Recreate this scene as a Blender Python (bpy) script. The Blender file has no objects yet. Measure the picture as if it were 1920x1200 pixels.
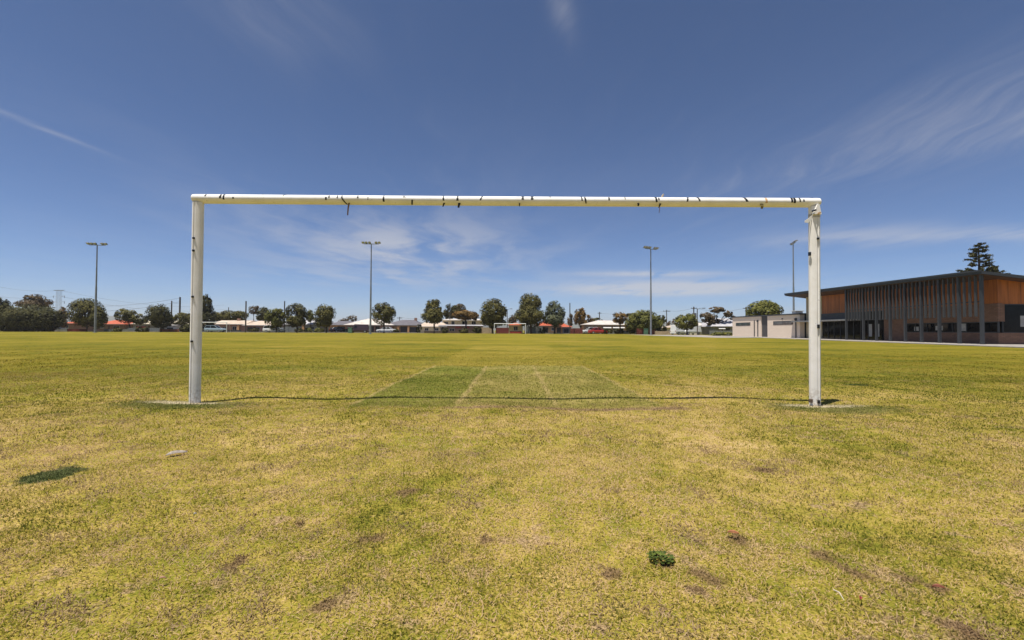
import bpy, bmesh, math, random
import numpy as np
from mathutils import Vector, Matrix, Euler

R = math.radians
PI = math.pi
scene = bpy.context.scene
col = scene.collection
random.seed(7)

# ------------------------------------------------------------------ camera
F = 853.3            # focal length in pixels of the 1920 px wide photograph
CAM_H = 0.873
cam_d = bpy.data.cameras.new('camera')
cam_d.sensor_width = 36.0
cam_d.lens = 36.0 * F / 1920.0
cam_d.clip_start = 0.05
cam_d.clip_end = 40000
cam = bpy.data.objects.new('camera', cam_d)
col.objects.link(cam)
TILT = math.atan(18.8 / F)
ROLL = R(0.25)
cam_rot = Euler((PI / 2 + TILT, 0, 0)).to_matrix() @ Matrix.Rotation(ROLL, 3, 'Z')
cam.matrix_world = Matrix.Translation((0, 0, CAM_H)) @ cam_rot.to_4x4()
scene.camera = cam

# ------------------------------------------------------------------ light
SUN = Vector((-0.52, -0.42, 2.5)).normalized()
sun_d = bpy.data.lights.new('sun', 'SUN')
sun_d.energy = 5.0
sun_d.angle = R(0.53)
sun_d.color = (1.0, 0.95, 0.87)
sun = bpy.data.objects.new('sun', sun_d)
sun.rotation_euler = SUN.to_track_quat('Z', 'Y').to_euler()
sun.location = (0, 0, 60)
col.objects.link(sun)

scene.view_settings.view_transform = 'Standard'
scene.view_settings.look = 'None'
scene.view_settings.gamma = 1
scene.view_settings.use_curve_mapping = False
scene.view_settings.exposure = 0.5
scene.render.engine = 'CYCLES'
scene.cycles.use_denoising = True
scene.cycles.max_bounces = 5
scene.cycles.diffuse_bounces = 2
scene.cycles.glossy_bounces = 2
scene.cycles.volume_bounces = 0
scene.cycles.transparent_max_bounces = 8


class NT:
    """tiny helper for building node trees"""
    def __init__(self, tree):
        self.t = tree

    def new(self, kind, **kw):
        n = self.t.nodes.new(kind)
        for k, v in kw.items():
            setattr(n, k, v)
        return n

    def put(self, sock, v):
        if isinstance(v, bpy.types.NodeSocket):
            self.t.links.new(v, sock)
        elif v is not None:
            if sock.type == 'RGBA' and len(v) == 3:
                v = (*v, 1)
            sock.default_value = v

    def m(self, op, a, b=None, c=None, clamp=False):
        n = self.new('ShaderNodeMath', operation=op, use_clamp=clamp)
        for i, v in enumerate((a, b, c)):
            if v is not None:
                self.put(n.inputs[i], v)
        return n.outputs[0]

    def mix(self, f, a, b, blend='MIX'):
        n = self.new('ShaderNodeMix', data_type='RGBA', blend_type=blend)
        self.put(n.inputs[0], f)
        self.put(n.inputs[6], a)
        self.put(n.inputs[7], b)
        return n.outputs[2]

    def noise(self, vec, scale, detail=3, rough=0.55, dist=0.0):
        n = self.new('ShaderNodeTexNoise')
        self.put(n.inputs['Vector'], vec)
        n.inputs['Scale'].default_value = scale
        n.inputs['Detail'].default_value = detail
        n.inputs['Roughness'].default_value = rough
        n.inputs['Distortion'].default_value = dist
        return n.outputs[0]

    def step(self, v, lo, hi):
        n = self.new('ShaderNodeMapRange', interpolation_type='SMOOTHSTEP')
        self.put(n.inputs[0], v)
        self.put(n.inputs[1], lo)
        self.put(n.inputs[2], hi)
        return n.outputs[0]

    def ramp(self, f, stops):
        n = self.new('ShaderNodeValToRGB')
        e = n.color_ramp.elements
        while len(e) < len(stops):
            e.new(0.5)
        for el, (p, c) in zip(e, stops):
            el.position = p
            el.color = (*c, 1)
        self.put(n.inputs[0], f)
        return n.outputs[0]

    def xyz(self, x, y, z=0.0):
        n = self.new('ShaderNodeCombineXYZ')
        for i, v in enumerate((x, y, z)):
            self.put(n.inputs[i], v)
        return n.outputs[0]

    def sep(self, v):
        n = self.new('ShaderNodeSeparateXYZ')
        self.put(n.inputs[0], v)
        return n.outputs


# ------------------------------------------------------------------ sky
world = bpy.data.worlds.new('World')
scene.world = world
world.use_nodes = True
wt = world.node_tree
wt.nodes.clear()
w = NT(wt)
sky = w.new('ShaderNodeTexSky', sky_type='NISHITA')
sky.sun_disc = False
sky.sun_elevation = math.asin(SUN.z)
sky.sun_rotation = math.atan2(SUN.x, SUN.y)
sky.altitude = 50
sky.air_density = 0.56
sky.dust_density = 0.4
sky.ozone_density = 4.0
dirn = w.new('ShaderNodeTexCoord').outputs['Generated']
dx, dy, dz = w.sep(dirn)
zz = w.m('MAXIMUM', dz, 0.012)
U = w.m('DIVIDE', dx, zz)            # the point of a cloud sheet one unit up
V = w.m('DIVIDE', dy, zz)
warp = w.noise(w.xyz(U, V), 0.45, 3)
U2 = w.m('ADD', U, w.m('MULTIPLY', w.m('SUBTRACT', warp, 0.5), 1.4))
fib = w.noise(w.xyz(w.m('MULTIPLY', U2, 5.0), w.m('MULTIPLY', V, 0.75)), 1.0, 6, 0.62)
fib2 = w.noise(w.xyz(w.m('MULTIPLY', U2, 1.3), w.m('MULTIPLY', V, 0.5), 7.3), 1.0, 5, 0.6)
cover = w.noise(w.xyz(U, V, 3.1), 0.22, 2)


def blob(u0, v0, su, sv, ang=0.0, amp=1.0):
    """a soft patch of the cirrus sheet"""
    a = w.m('SUBTRACT', U, u0)
    b = w.m('SUBTRACT', V, v0)
    c, s = math.cos(ang), math.sin(ang)
    p = w.m('DIVIDE', w.m('ADD', w.m('MULTIPLY', a, c), w.m('MULTIPLY', b, s)), su)
    q = w.m('DIVIDE', w.m('SUBTRACT', w.m('MULTIPLY', b, c), w.m('MULTIPLY', a, s)), sv)
    r2 = w.m('ADD', w.m('MULTIPLY', p, p), w.m('MULTIPLY', q, q))
    return w.m('MULTIPLY', w.m('POWER', 2.718, w.m('MULTIPLY', r2, -1.0)), amp)


thin = w.m('MULTIPLY', w.step(fib, 0.5, 0.85), w.step(cover, 0.42, 0.7))
dens = w.m('MULTIPLY', thin, 0.1)
for args in ((2.15, 2.4, 0.6, 1.3, 0.25, 0.34), (2.7, 1.7, 0.4, 0.6, 0.3, 0.34),
             (0.16, 1.42, 0.035, 0.13, -0.25, 0.55), (-0.75, 1.45, 0.25, 0.3, 0.5, 0.2)):
    dens = w.m('ADD', dens, w.m('MULTIPLY', blob(*args), w.step(fib, 0.26, 0.80)))
dens = w.m('ADD', dens, w.m('MULTIPLY', blob(-2.36, 2.2, 0.036, 0.34, -0.1, 0.42), w.step(fib, 0.2, 0.7)))
for args in ((-1.3, 5.6, 1.4, 1.9, 0.0, 0.85), (-2.2, 8.5, 2.4, 2.2, 0.0, 0.45), (3.6, 4.9, 0.9, 0.6, 0.0, 0.6)):
    dens = w.m('ADD', dens, w.m('MULTIPLY', blob(*args), w.step(fib2, 0.36, 0.66)))
for args in ((3.6, 11.0, 2.4, 1.9, 0.0, 1.5), (2.4, 8.0, 1.2, 0.4, 0.0, 0.8), (5.4, 4.6, 1.2, 0.35, 0.0, 0.7)):
    dens = w.m('ADD', dens, w.m('MULTIPLY', blob(*args), w.step(fib2, 0.25, 0.55)))
dens = w.m('ADD', dens, w.m('MULTIPLY', w.m('DIVIDE', 0.017, w.m('MAXIMUM', dz, 0.04)), w.m('ADD', 0.5, fib2)))   # even cirrus veil, thicker edge on
dens = w.m('MULTIPLY', dens, w.step(dz, -0.02, 0.02))
dens = w.m('MINIMUM', w.m('MULTIPLY', dens, 0.62), 0.7)
SKY_S = 0.069
gam = w.new('ShaderNodeGamma')
gam.inputs[1].default_value = 1.12
w.put(gam.inputs[0], sky.outputs[0])
skyt = w.mix(1.0, gam.outputs[0], (0.79, 0.94, 1.03), 'MULTIPLY')
skycol = w.mix(dens, skyt, (6.6, 6.5, 6.6))
bg = w.new('ShaderNodeBackground')
w.put(bg.inputs[0], skycol)
bg.inputs[1].default_value = SKY_S
wo = w.new('ShaderNodeOutputWorld')
wt.links.new(bg.outputs[0], wo.inputs[0])


# ------------------------------------------------------------------ helpers
def ray(px, py):
    d = cam_rot @ Vector(((px - 960) / F, -(py - 600) / F, -1.0))
    return d


def W(px, py, depth):
    """the point seen at a pixel of the photograph, at a known distance along +Y"""
    d = ray(px, py)
    t = depth / d.y
    return Vector((d.x * t, depth, CAM_H + d.z * t))


def X(px, depth):
    return W(px, 615, depth).x


def Z(px, py, depth):
    return W(px, py, depth).z


def G(px, py):
    """the point of the level ground seen at a pixel"""
    d = ray(px, py)
    t = -CAM_H / d.z
    return Vector((d.x * t, d.y * t, 0))


def hgt(x, y):
    """unevenness of the turf close by"""
    x = np.asarray(x, float)
    y = np.asarray(y, float)
    h = (0.009 * np.sin(1.9 * x + 0.6 * y) + 0.007 * np.sin(0.8 * x - 2.3 * y + 1.0) + 0.006 * np.sin(4.3 * x + 1.1 * y + 2.0)
         + 0.004 * np.sin(3.1 * x + 5.2 * y))
    r = np.hypot(x, y)
    return h * np.clip((40 - r) / 20, 0, 1)


MATS = {}


def mat(name, color, rough=0.6, var=0.12, scale=3.0, bump=0.0, metal=0.0, bscale=None, spec=0.4, stretch=None, color2=None):
    if name in MATS:
        return MATS[name]
    m = bpy.data.materials.new(name)
    m.use_nodes = True
    t = NT(m.node_tree)
    b = m.node_tree.nodes['Principled BSDF']
    P = t.new('ShaderNodeTexCoord').outputs['Object']
    if stretch:
        mp = t.new('ShaderNodeMapping')
        mp.inputs['Scale'].default_value = stretch
        t.put(mp.inputs[0], P)
        P = mp.outputs[0]
    n = t.noise(P, scale, 5, 0.62)
    c2 = color2 or tuple(max(0, c * (1 - 2.2 * var)) for c in color)
    c1 = tuple(min(1, c * (1 + var)) for c in color)
    t.put(b.inputs['Base Color'], t.mix(t.step(n, 0.3, 0.7), c2, c1))
    b.inputs['Roughness'].default_value = rough
    b.inputs['Metallic'].default_value = metal
    b.inputs['Specular IOR Level'].default_value = spec
    if bump:
        bn = t.new('ShaderNodeBump')
        bn.inputs['Strength'].default_value = bump
        bn.inputs['Distance'].default_value = 0.02
        t.put(bn.inputs['Height'], t.noise(P, bscale or scale * 6, 4))
        t.put(b.inputs['Normal'], bn.outputs[0])
    MATS[name] = m
    return m


def brick_mat(name, c1, c2, mortar, bw=0.23, bh=0.086, ms=0.010, rough=0.85):
    if name in MATS:
        return MATS[name]
    m = bpy.data.materials.new(name)
    m.use_nodes = True
    t = NT(m.node_tree)
    b = m.node_tree.nodes['Principled BSDF']
    x, y, z = t.sep(t.new('ShaderNodeTexCoord').outputs['Object'])
    n = t.new('ShaderNodeTexBrick')
    t.put(n.inputs['Vector'], t.xyz(t.m('ADD', x, y), z, 0))
    t.put(n.inputs['Color1'], c1)
    t.put(n.inputs['Color2'], c2)
    t.put(n.inputs['Mortar'], mortar)
    n.inputs['Scale'].default_value = 1
    n.inputs['Mortar Size'].default_value = ms
    n.inputs['Brick Width'].default_value = bw
    n.inputs['Row Height'].default_value = bh
    t.put(b.inputs['Base Color'], n.outputs[0])
    bn = t.new('ShaderNodeBump')
    bn.inputs['Strength'].default_value = 0.5
    bn.inputs['Distance'].default_value = 0.008
    bn.invert = True
    t.put(bn.inputs['Height'], n.outputs[1])
    t.put(b.inputs['Normal'], bn.outputs[0])
    b.inputs['Roughness'].default_value = rough
    MATS[name] = m
    return m


def ribbed_mat(name, color, period=0.25, axis='x', rough=0.5, tile=False):
    """sheet roofing or fence sheeting with ribs, a little weathered"""
    if name in MATS:
        return MATS[name]
    m = mat(name, color, rough, 0.10, 0.8)
    t = NT(m.node_tree)
    b = m.node_tree.nodes['Principled BSDF']
    x, y, z = t.sep(t.new('ShaderNodeTexCoord').outputs['Object'])
    h = t.m('SINE', t.m('MULTIPLY', x if axis == 'x' else y, 2 * PI / period))
    if tile:
        h = t.m('ADD', h, t.m('FRACT', t.m('DIVIDE', z, 0.14)))
    bn = t.new('ShaderNodeBump')
    bn.inputs['Strength'].default_value = 0.6
    bn.inputs['Distance'].default_value = 0.03
    t.put(bn.inputs['Height'], h)
    t.put(b.inputs['Normal'], bn.outputs[0])
    return m


def glass_mat(name, color=(0.010, 0.011, 0.012), rough=0.06):
    if name in MATS:
        return MATS[name]
    m = mat(name, color, rough, 0.3, 0.7, spec=0.14)
    return m


class MB:
    """collects boxes, tubes and prisms; build() links them as ONE mesh object"""
    def __init__(self):
        self.v = []
        self.f = []

    def add(self, vs, fs):
        o = len(self.v)
        self.v += [tuple(p) for p in vs]
        self.f += [tuple(i + o for i in f) for f in fs]
        return self

    def box(self, x0, x1, y0, y1, z0, z1):
        vs = [(x, y, z) for z in (z0, z1) for y in (y0, y1) for x in (x0, x1)]
        return self.add(vs, [(0, 2, 3, 1), (4, 5, 7, 6), (0, 1, 5, 4), (2, 6, 7, 3), (0, 4, 6, 2), (1, 3, 7, 5)])

    def tube(self, pts, rads, n=8, caps=True):
        pts = [Vector(p) for p in pts]
        if not hasattr(rads, '__len__'):
            rads = [rads] * len(pts)
        vs, fs = [], []
        for i, p in enumerate(pts):
            a = pts[max(i - 1, 0)]
            b = pts[min(i + 1, len(pts) - 1)]
            d = (b - a).normalized()
            q = d.to_track_quat('Z', 'Y')
            for k in range(n):
                an = 2 * PI * k / n
                vs.append(p + q @ Vector((math.cos(an) * rads[i], math.sin(an) * rads[i], 0)))
        for i in range(len(pts) - 1):
            for k in range(n):
                a, b = i * n + k, i * n + (k + 1) % n
                fs.append((a, b, b + n, a + n))
        if caps:
            fs.append(tuple(range(n))[::-1])
            fs.append(tuple(range((len(pts) - 1) * n, len(pts) * n)))
        return self.add(vs, fs)

    def loft(self, rings, caps=True):
        n = len(rings[0])
        vs = [p for r in rings for p in r]
        fs = []
        for i in range(len(rings) - 1):
            for k in range(n):
                a, b = i * n + k, i * n + (k + 1) % n
                fs.append((a, b, b + n, a + n))
        if caps:
            fs.append(tuple(range(n))[::-1])
            fs.append(tuple(range((len(rings) - 1) * n, len(rings) * n)))
        return self.add(vs, fs)

    def build(self, name, material, parent=None, smooth=False, bevel=0.0):
        me = bpy.data.meshes.new(name)
        me.from_pydata(self.v, [], self.f)
        bm = bmesh.new()
        bm.from_mesh(me)
        bmesh.ops.recalc_face_normals(bm, faces=bm.faces)
        bm.to_mesh(me)
        bm.free()
        me.materials.append(material)
        if smooth:
            for p in me.polygons:
                p.use_smooth = True
        o = bpy.data.objects.new(name, me)
        col.objects.link(o)
        if smooth:
            mod = o.modifiers.new('edge', 'EDGE_SPLIT')
            mod.split_angle = R(40)
        if bevel:
            mod = o.modifiers.new('bevel', 'BEVEL')
            mod.width = bevel
            mod.segments = 2
        if parent:
            o.parent = parent
        return o


def tag(o, label, cat, group=None):
    o['label'] = label
    o['category'] = cat
    if group:
        o['group'] = group
    return o


def thing(name, label, cat, loc=(0, 0, 0), rz=0, group=None):
    o = bpy.data.objects.new(name, None)
    o.empty_display_size = 0.3
    col.objects.link(o)
    o.location = loc
    o.rotation_euler = (0, 0, rz)
    return tag(o, label, cat, group)


def struct(o, kind='structure'):
    o['kind'] = kind
    return o


def fast_mesh(name, verts, faces_flat, k, material, attrs=None):
    """mesh of many k-gons from numpy arrays"""
    me = bpy.data.meshes.new(name)
    nf = len(faces_flat) // k
    me.vertices.add(len(verts))
    me.vertices.foreach_set('co', verts.astype(np.float32).ravel())
    me.loops.add(len(faces_flat))
    me.loops.foreach_set('vertex_index', faces_flat.astype(np.int32))
    me.polygons.add(nf)
    me.polygons.foreach_set('loop_start', np.arange(0, nf * k, k, dtype=np.int32))
    me.polygons.foreach_set('loop_total', np.full(nf, k, dtype=np.int32))
    me.update(calc_edges=True)
    for an, av in (attrs or {}).items():
        a = me.attributes.new(an, 'FLOAT', 'POINT')
        a.data.foreach_set('value', av.astype(np.float32))
    me.materials.append(material)
    o = bpy.data.objects.new(name, me)
    col.objects.link(o)
    return o


# ------------------------------------------------------------------ turf
def turf_material(name, blades):
    m = bpy.data.materials.new(name)
    m.use_nodes = True
    t = NT(m.node_tree)
    b = m.node_tree.nodes['Principled BSDF']
    P0 = t.new('ShaderNodeNewGeometry').outputs['Position']
    x, y, z = t.sep(P0)
    P = t.xyz(x, y, 0)
    if blades:
        rnd = t.new('ShaderNodeAttribute', attribute_name='rnd').outputs['Fac']
        pat = t.new('ShaderNodeAttribute', attribute_name='pat').outputs['Fac']
        deadn = t.new('ShaderNodeAttribute', attribute_name='dead').outputs['Fac']
        big = mid = fine = pat
        grit = t.m('ADD', t.m('MULTIPLY', rnd, 0.4), 0.3)
    else:
        big = t.noise(P, 0.16, 2, 0.6)
        mid = t.noise(P, 0.9, 3, 0.6)
        fine = t.noise(P, 7.0, 3, 0.65)
        grit = t.noise(P, 80.0, 2, 0.75)
    dist = t.m('SQRT', t.m('ADD', t.m('MULTIPLY', x, x), t.m('MULTIPLY', y, y)))
    # worn ground in and behind the goal mouth
    worn = t.m('SUBTRACT', 1.0, t.step(dist, 3.0, 17.0))
    s = t.m('ADD', t.m('MULTIPLY', big, 0.7), t.m('MULTIPLY', mid, 0.75))
    s = t.m('ADD', s, t.m('MULTIPLY', fine, 0.75))
    s = t.m('ADD', s, t.m('MULTIPLY', grit, 0.85))
    if not blades:       # broad mown swathes out in the field
        sw = t.noise(t.xyz(t.m('MULTIPLY', x, 0.07), t.m('MULTIPLY', y, 0.22)), 1.0, 3, 0.65)
        s = t.m('ADD', s, t.m('MULTIPLY', t.m('SUBTRACT', sw, 0.5), t.m('MULTIPLY', t.step(dist, 6.0, 16.0), 1.1)))
    if blades:
        s = t.m('ADD', s, t.m('MULTIPLY', t.m('SUBTRACT', rnd, 0.5), 0.50))
    s = t.m('ADD', t.m('MULTIPLY', t.m('SUBTRACT', s, 1.52), 1.15), 0.52)
    if not blades:       # thatch under the green near the goal
        s = t.m('ADD', s, t.m('MULTIPLY', t.m('SUBTRACT', 1.0, t.step(dist, 3.0, 10.0)), 0.07))
    gsel = t.ramp(s, [(0.06, (0.080, 0.094, 0.014)), (0.38, (0.202, 0.190, 0.024)), (0.56, (0.312, 0.246, 0.043)),
                      (0.74, (0.425, 0.304, 0.098)), (0.95, (0.57, 0.41, 0.225))])
    fsel = t.ramp(s, [(0.08, (0.060, 0.068, 0.008)), (0.36, (0.128, 0.120, 0.012)), (0.60, (0.195, 0.160, 0.016)),
                      (0.90, (0.255, 0.188, 0.038))])
    c = t.mix(worn, fsel, gsel)
    # dead thatch showing through
    dead = deadn if blades else t.noise(P, 4.1, 4, 0.75)
    for cx, cy, rr in THIN:
        q = t.m('SQRT', t.m('ADD', t.m('POWER', t.m('SUBTRACT', x, cx), 2.0), t.m('POWER', t.m('SUBTRACT', y, cy), 2.0)))
        dead = t.m('ADD', dead, t.m('MULTIPLY', t.m('SUBTRACT', 1.0, t.step(q, rr * .3, rr)), 0.045))
    deadm = t.m('MULTIPLY', t.step(dead, 0.575, 0.67), t.m('ADD', t.m('MULTIPLY', worn, 0.8), 0.12))
    c = t.mix(deadm, c, t.ramp(grit, [(0.3, (0.10, 0.062, 0.034)), (0.5, (0.31, 0.210, 0.110)), (0.7, (0.50, 0.37, 0.22))]))
    # lush tufts
    lush = t.m('MULTIPLY', t.step(t.m('SUBTRACT', 1.1, pat) if blades else t.noise(P, 1.7, 3, 0.7), 0.62, 0.74), 0.4)
    c = t.mix(lush, c, (0.070, 0.098, 0.016))
    wob = t.m('MULTIPLY', t.m('SUBTRACT', t.noise(P, 2.2, 2), 0.5), 0.35)
    wobf = t.m('MULTIPLY', t.m('SUBTRACT', t.noise(P, 16.0, 2), 0.5), 0.6)

    def band(v, lo, hi, soft):
        return t.m('MULTIPLY', t.step(v, lo - soft, lo + soft), t.m('SUBTRACT', 1.0, t.step(v, hi - soft, hi + soft)))

    # practice wickets: three laid strips of greener turf, a dry run-up beyond
    px_ = t.m('ADD', t.m('ADD', x, t.m('MULTIPLY', wob, 0.4)), t.m('MULTIPLY', wobf, 0.15))
    py_ = t.m('ADD', y, wob)
    inx = band(px_, -1.86, 1.72, 0.05)
    strip = t.m('MULTIPLY', inx, band(py_, 5.15, 11.1, 0.12))
    right_ = t.step(px_, -0.7, -0.6)
    green_ = t.mix(right_, t.ramp(s, [(0.15, (0.065, 0.086, 0.014)), (0.5, (0.135, 0.150, 0.024)), (0.85, (0.22, 0.20, 0.052))]),
                   t.ramp(s, [(0.15, (0.085, 0.100, 0.018)), (0.5, (0.195, 0.178, 0.040)), (0.85, (0.32, 0.26, 0.095))]))
    c = t.mix(t.m('MULTIPLY', strip, 0.75), c, green_)
    run = t.m('MULTIPLY', band(px_, -2.0, 1.95, 0.15), band(py_, 11.1, 26.0, 0.5))
    c = t.mix(t.m('MULTIPLY', run, 0.5), c, t.ramp(s, [(0.2, (0.19, 0.155, 0.020)), (0.8, (0.30, 0.225, 0.042))]))
    run2 = t.m('MULTIPLY', band(px_, -2.6, 2.6, 0.4), band(y, 26.0, 96.0, 4.0))
    c = t.mix(t.m('MULTIPLY', run2, 0.3), c, (0.215, 0.178, 0.020))
    lines = None
    for lx in (-1.86, -0.62, 0.52, 1.72):
        q = t.m('ABSOLUTE', t.m('ADD', t.m('SUBTRACT', px_, lx), t.m('MULTIPLY', wobf, 0.12)))
        ln = t.m('SUBTRACT', 1.0, t.step(q, 0.015, 0.05))
        lines = ln if lines is None else t.m('MAXIMUM', lines, ln)
    lines = t.m('MULTIPLY', lines, band(y, 5.3, 11.2, 0.2))
    lines = t.m('MULTIPLY', lines, t.step(t.m('ADD', fine, t.m('MULTIPLY', wob, 0.6)), 0.34, 0.56))
    c = t.mix(t.m('MULTIPLY', lines, 0.65), c, (0.40, 0.30, 0.13))
    edge = t.m('MULTIPLY', band(t.m('ADD', y, t.m('MULTIPLY', wob, 0.35)), 5.02, 5.16, 0.05), band(px_, -0.75, 2.0, 0.1))
    edge = t.m('MULTIPLY', edge, t.step(fine, 0.32, 0.52))
    c = t.mix(edge, c, t.ramp(grit, [(0.35, (0.14, 0.085, 0.045)), (0.65, (0.36, 0.25, 0.135))]))

    def spot(cx, cy, rx, ry, ang, soft, wobble=1.0):
        a = t.m('SUBTRACT', x, cx)
        d = t.m('SUBTRACT', y, cy)
        cs, sn = math.cos(ang), math.sin(ang)
        p = t.m('DIVIDE', t.m('ADD', t.m('MULTIPLY', a, cs), t.m('MULTIPLY', d, sn)), rx)
        q = t.m('DIVIDE', t.m('SUBTRACT', t.m('MULTIPLY', d, cs), t.m('MULTIPLY', a, sn)), ry)
        r = t.m('SQRT', t.m('ADD', t.m('MULTIPLY', p, p), t.m('MULTIPLY', q, q)))
        r = t.m('ADD', r, t.m('MULTIPLY', wobf, 2.0 * wobble))
        return t.m('SUBTRACT', 1.0, t.step(r, 1 - soft, 1 + soft))

    # rank green grass round the goal sockets, bare sand at their feet
    for cx, cy in ((PL.x - 0.05, PL.y - 0.18), (PR.x + 0.1, PR.y - 0.22)):
        c = t.mix(t.m('MULTIPLY', spot(cx, cy, 0.75, 0.30, 0, 0.4, 1.5), 0.75), c,
                  t.ramp(s, [(0.2, (0.045, 0.070, 0.016)), (0.8, (0.13, 0.135, 0.04))]))
    for cx, cy, rx, ry in ((PL.x - 0.13, PL.y - 0.04, 0.40, 0.09), (PR.x + 0.04, PR.y - 0.05, 0.46, 0.09)):
        c = t.mix(t.m('MULTIPLY', spot(cx, cy, rx, ry, 0.05, 0.5, 1.6), 0.85), c,
                  t.ramp(grit, [(0.3, (0.40, 0.33, 0.20)), (0.7, (0.62, 0.53, 0.36))]))
    # dark green oval patches in the turf colour
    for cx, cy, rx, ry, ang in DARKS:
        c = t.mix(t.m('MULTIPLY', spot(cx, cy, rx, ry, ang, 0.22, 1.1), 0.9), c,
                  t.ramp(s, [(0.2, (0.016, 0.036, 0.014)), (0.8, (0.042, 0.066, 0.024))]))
    for cx, cy, rx, ry, ang in BROWNS:
        c = t.mix(t.m('MULTIPLY', spot(cx, cy, rx, ry, ang, 0.6, 2.6), 0.85), c,
                  t.ramp(grit, [(0.3, (0.06, 0.036, 0.020)), (0.55, (0.20, 0.125, 0.065)), (0.75, (0.34, 0.24, 0.14))]))
    if blades:
        m.node_tree.nodes.remove(b)
        b = t.new('ShaderNodeBsdfDiffuse')
        t.put(b.inputs[0], c)
    else:
        t.put(b.inputs['Base Color'], c)
        b.inputs['Specular IOR Level'].default_value = 0.03
    b.inputs['Roughness'].default_value = 0.75
    if not blades:
        bn = t.new('ShaderNodeBump')
        bn.inputs['Strength'].default_value = 0.75
        bn.inputs['Distance'].default_value = 0.05
        hh = t.m('ADD', t.m('MULTIPLY', t.noise(P, 34.0, 3, 0.75), 1.0), t.m('MULTIPLY', mid, 0.8))
        t.put(bn.inputs['Height'], hh)
        t.put(b.inputs['Normal'], bn.outputs[0])
    else:
        tr = t.new('ShaderNodeBsdfTranslucent')
        t.put(tr.inputs[0], c)
        ms = t.new('ShaderNodeMixShader')
        ms.inputs[0].default_value = 0.28
        out = m.node_tree.nodes['Material Output']
        m.node_tree.links.new(b.outputs[0], ms.inputs[1])
        m.node_tree.links.new(tr.outputs[0], ms.inputs[2])
        m.node_tree.links.new(ms.outputs[0], out.inputs[0])
    return m


GD = 5.43                                   # distance of the near goal
PL = Vector((X(368, GD), GD, 0))
PR = Vector((W(1529.5, 600, GD).x, GD + 0.03, 0))
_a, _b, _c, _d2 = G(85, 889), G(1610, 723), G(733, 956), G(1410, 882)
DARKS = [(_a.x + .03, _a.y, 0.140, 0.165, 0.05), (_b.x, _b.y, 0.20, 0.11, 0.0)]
BROWNS = []
for bx, by, rr in ((1385, 1015, .05), (1330, 1085, .055), (1255, 1062, .03), (760, 928, .07), (1540, 1040, .06), (1610, 1072, .05),
                   (1700, 1078, .04), (440, 1055, .05), (1148, 1075, .05), (1430, 880, .07), (1800, 1170, .05), (905, 1015, .04),
                   (560, 985, .04), (1760, 1095, .04), (690, 1020, .05), (1310, 1105, .035), (1820, 1190, .05), (600, 1140, .045)):
    g = G(bx, by)
    BROWNS.append((g.x, g.y, rr, rr * 0.7, (bx % 7) * 0.4 - 1))

THIN = []
for bx, by, rr in ((1340, 1060, .42), (1640, 1090, .45), (480, 1060, .32), (1000, 1010, .35), (700, 1130, .3), (1800, 1000, .5)):
    g = G(bx, by)
    THIN.append((g.x, g.y, rr))
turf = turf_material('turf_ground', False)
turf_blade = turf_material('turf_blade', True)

# the ground: one sheet to the horizon, fine near the goal
def spaced(fine, step, far, k):
    a = list(np.arange(-fine, fine + 1e-6, step))
    s, v = step, fine
    pos = []
    while v < far:
        s *= k
        v += s
        pos.append(v)
    return np.array([-p for p in pos[::-1]] + a + pos)


gx = spaced(10.0, 0.14, 16000, 1.35)
gy = spaced(13.0, 0.14, 16000, 1.35)
GX, GY = np.meshgrid(gx, gy)
gv = np.stack([GX.ravel(), GY.ravel(), hgt(GX, GY).ravel()], 1)
nx_, ny_ = len(gx), len(gy)
ii = (np.arange(ny_ - 1)[:, None] * nx_ + np.arange(nx_ - 1)[None]).ravel()
gf = np.stack([ii, ii + 1, ii + nx_ + 1, ii + nx_], 1).ravel()
ground = struct(fast_mesh('ground', gv, gf, 4, turf))
for p in ground.data.polygons:
    p.use_smooth = True

# short mown blades over the nearer turf
rng = np.random.default_rng(11)


def vnoise(x, y, s, seed):
    """value noise for the numpy side"""
    r = np.random.default_rng(seed).random((64, 64))
    u, v = x * s, y * s
    i, j = np.floor(u).astype(int), np.floor(v).astype(int)
    fu, fv = u - i, v - j
    fu, fv = fu * fu * (3 - 2 * fu), fv * fv * (3 - 2 * fv)
    i, j, i1, j1 = i % 64, j % 64, (i + 1) % 64, (j + 1) % 64
    return (r[i, j] * (1 - fu) + r[i1, j] * fu) * (1 - fv) + (r[i, j1] * (1 - fu) + r[i1, j1] * fu) * fv


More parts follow.
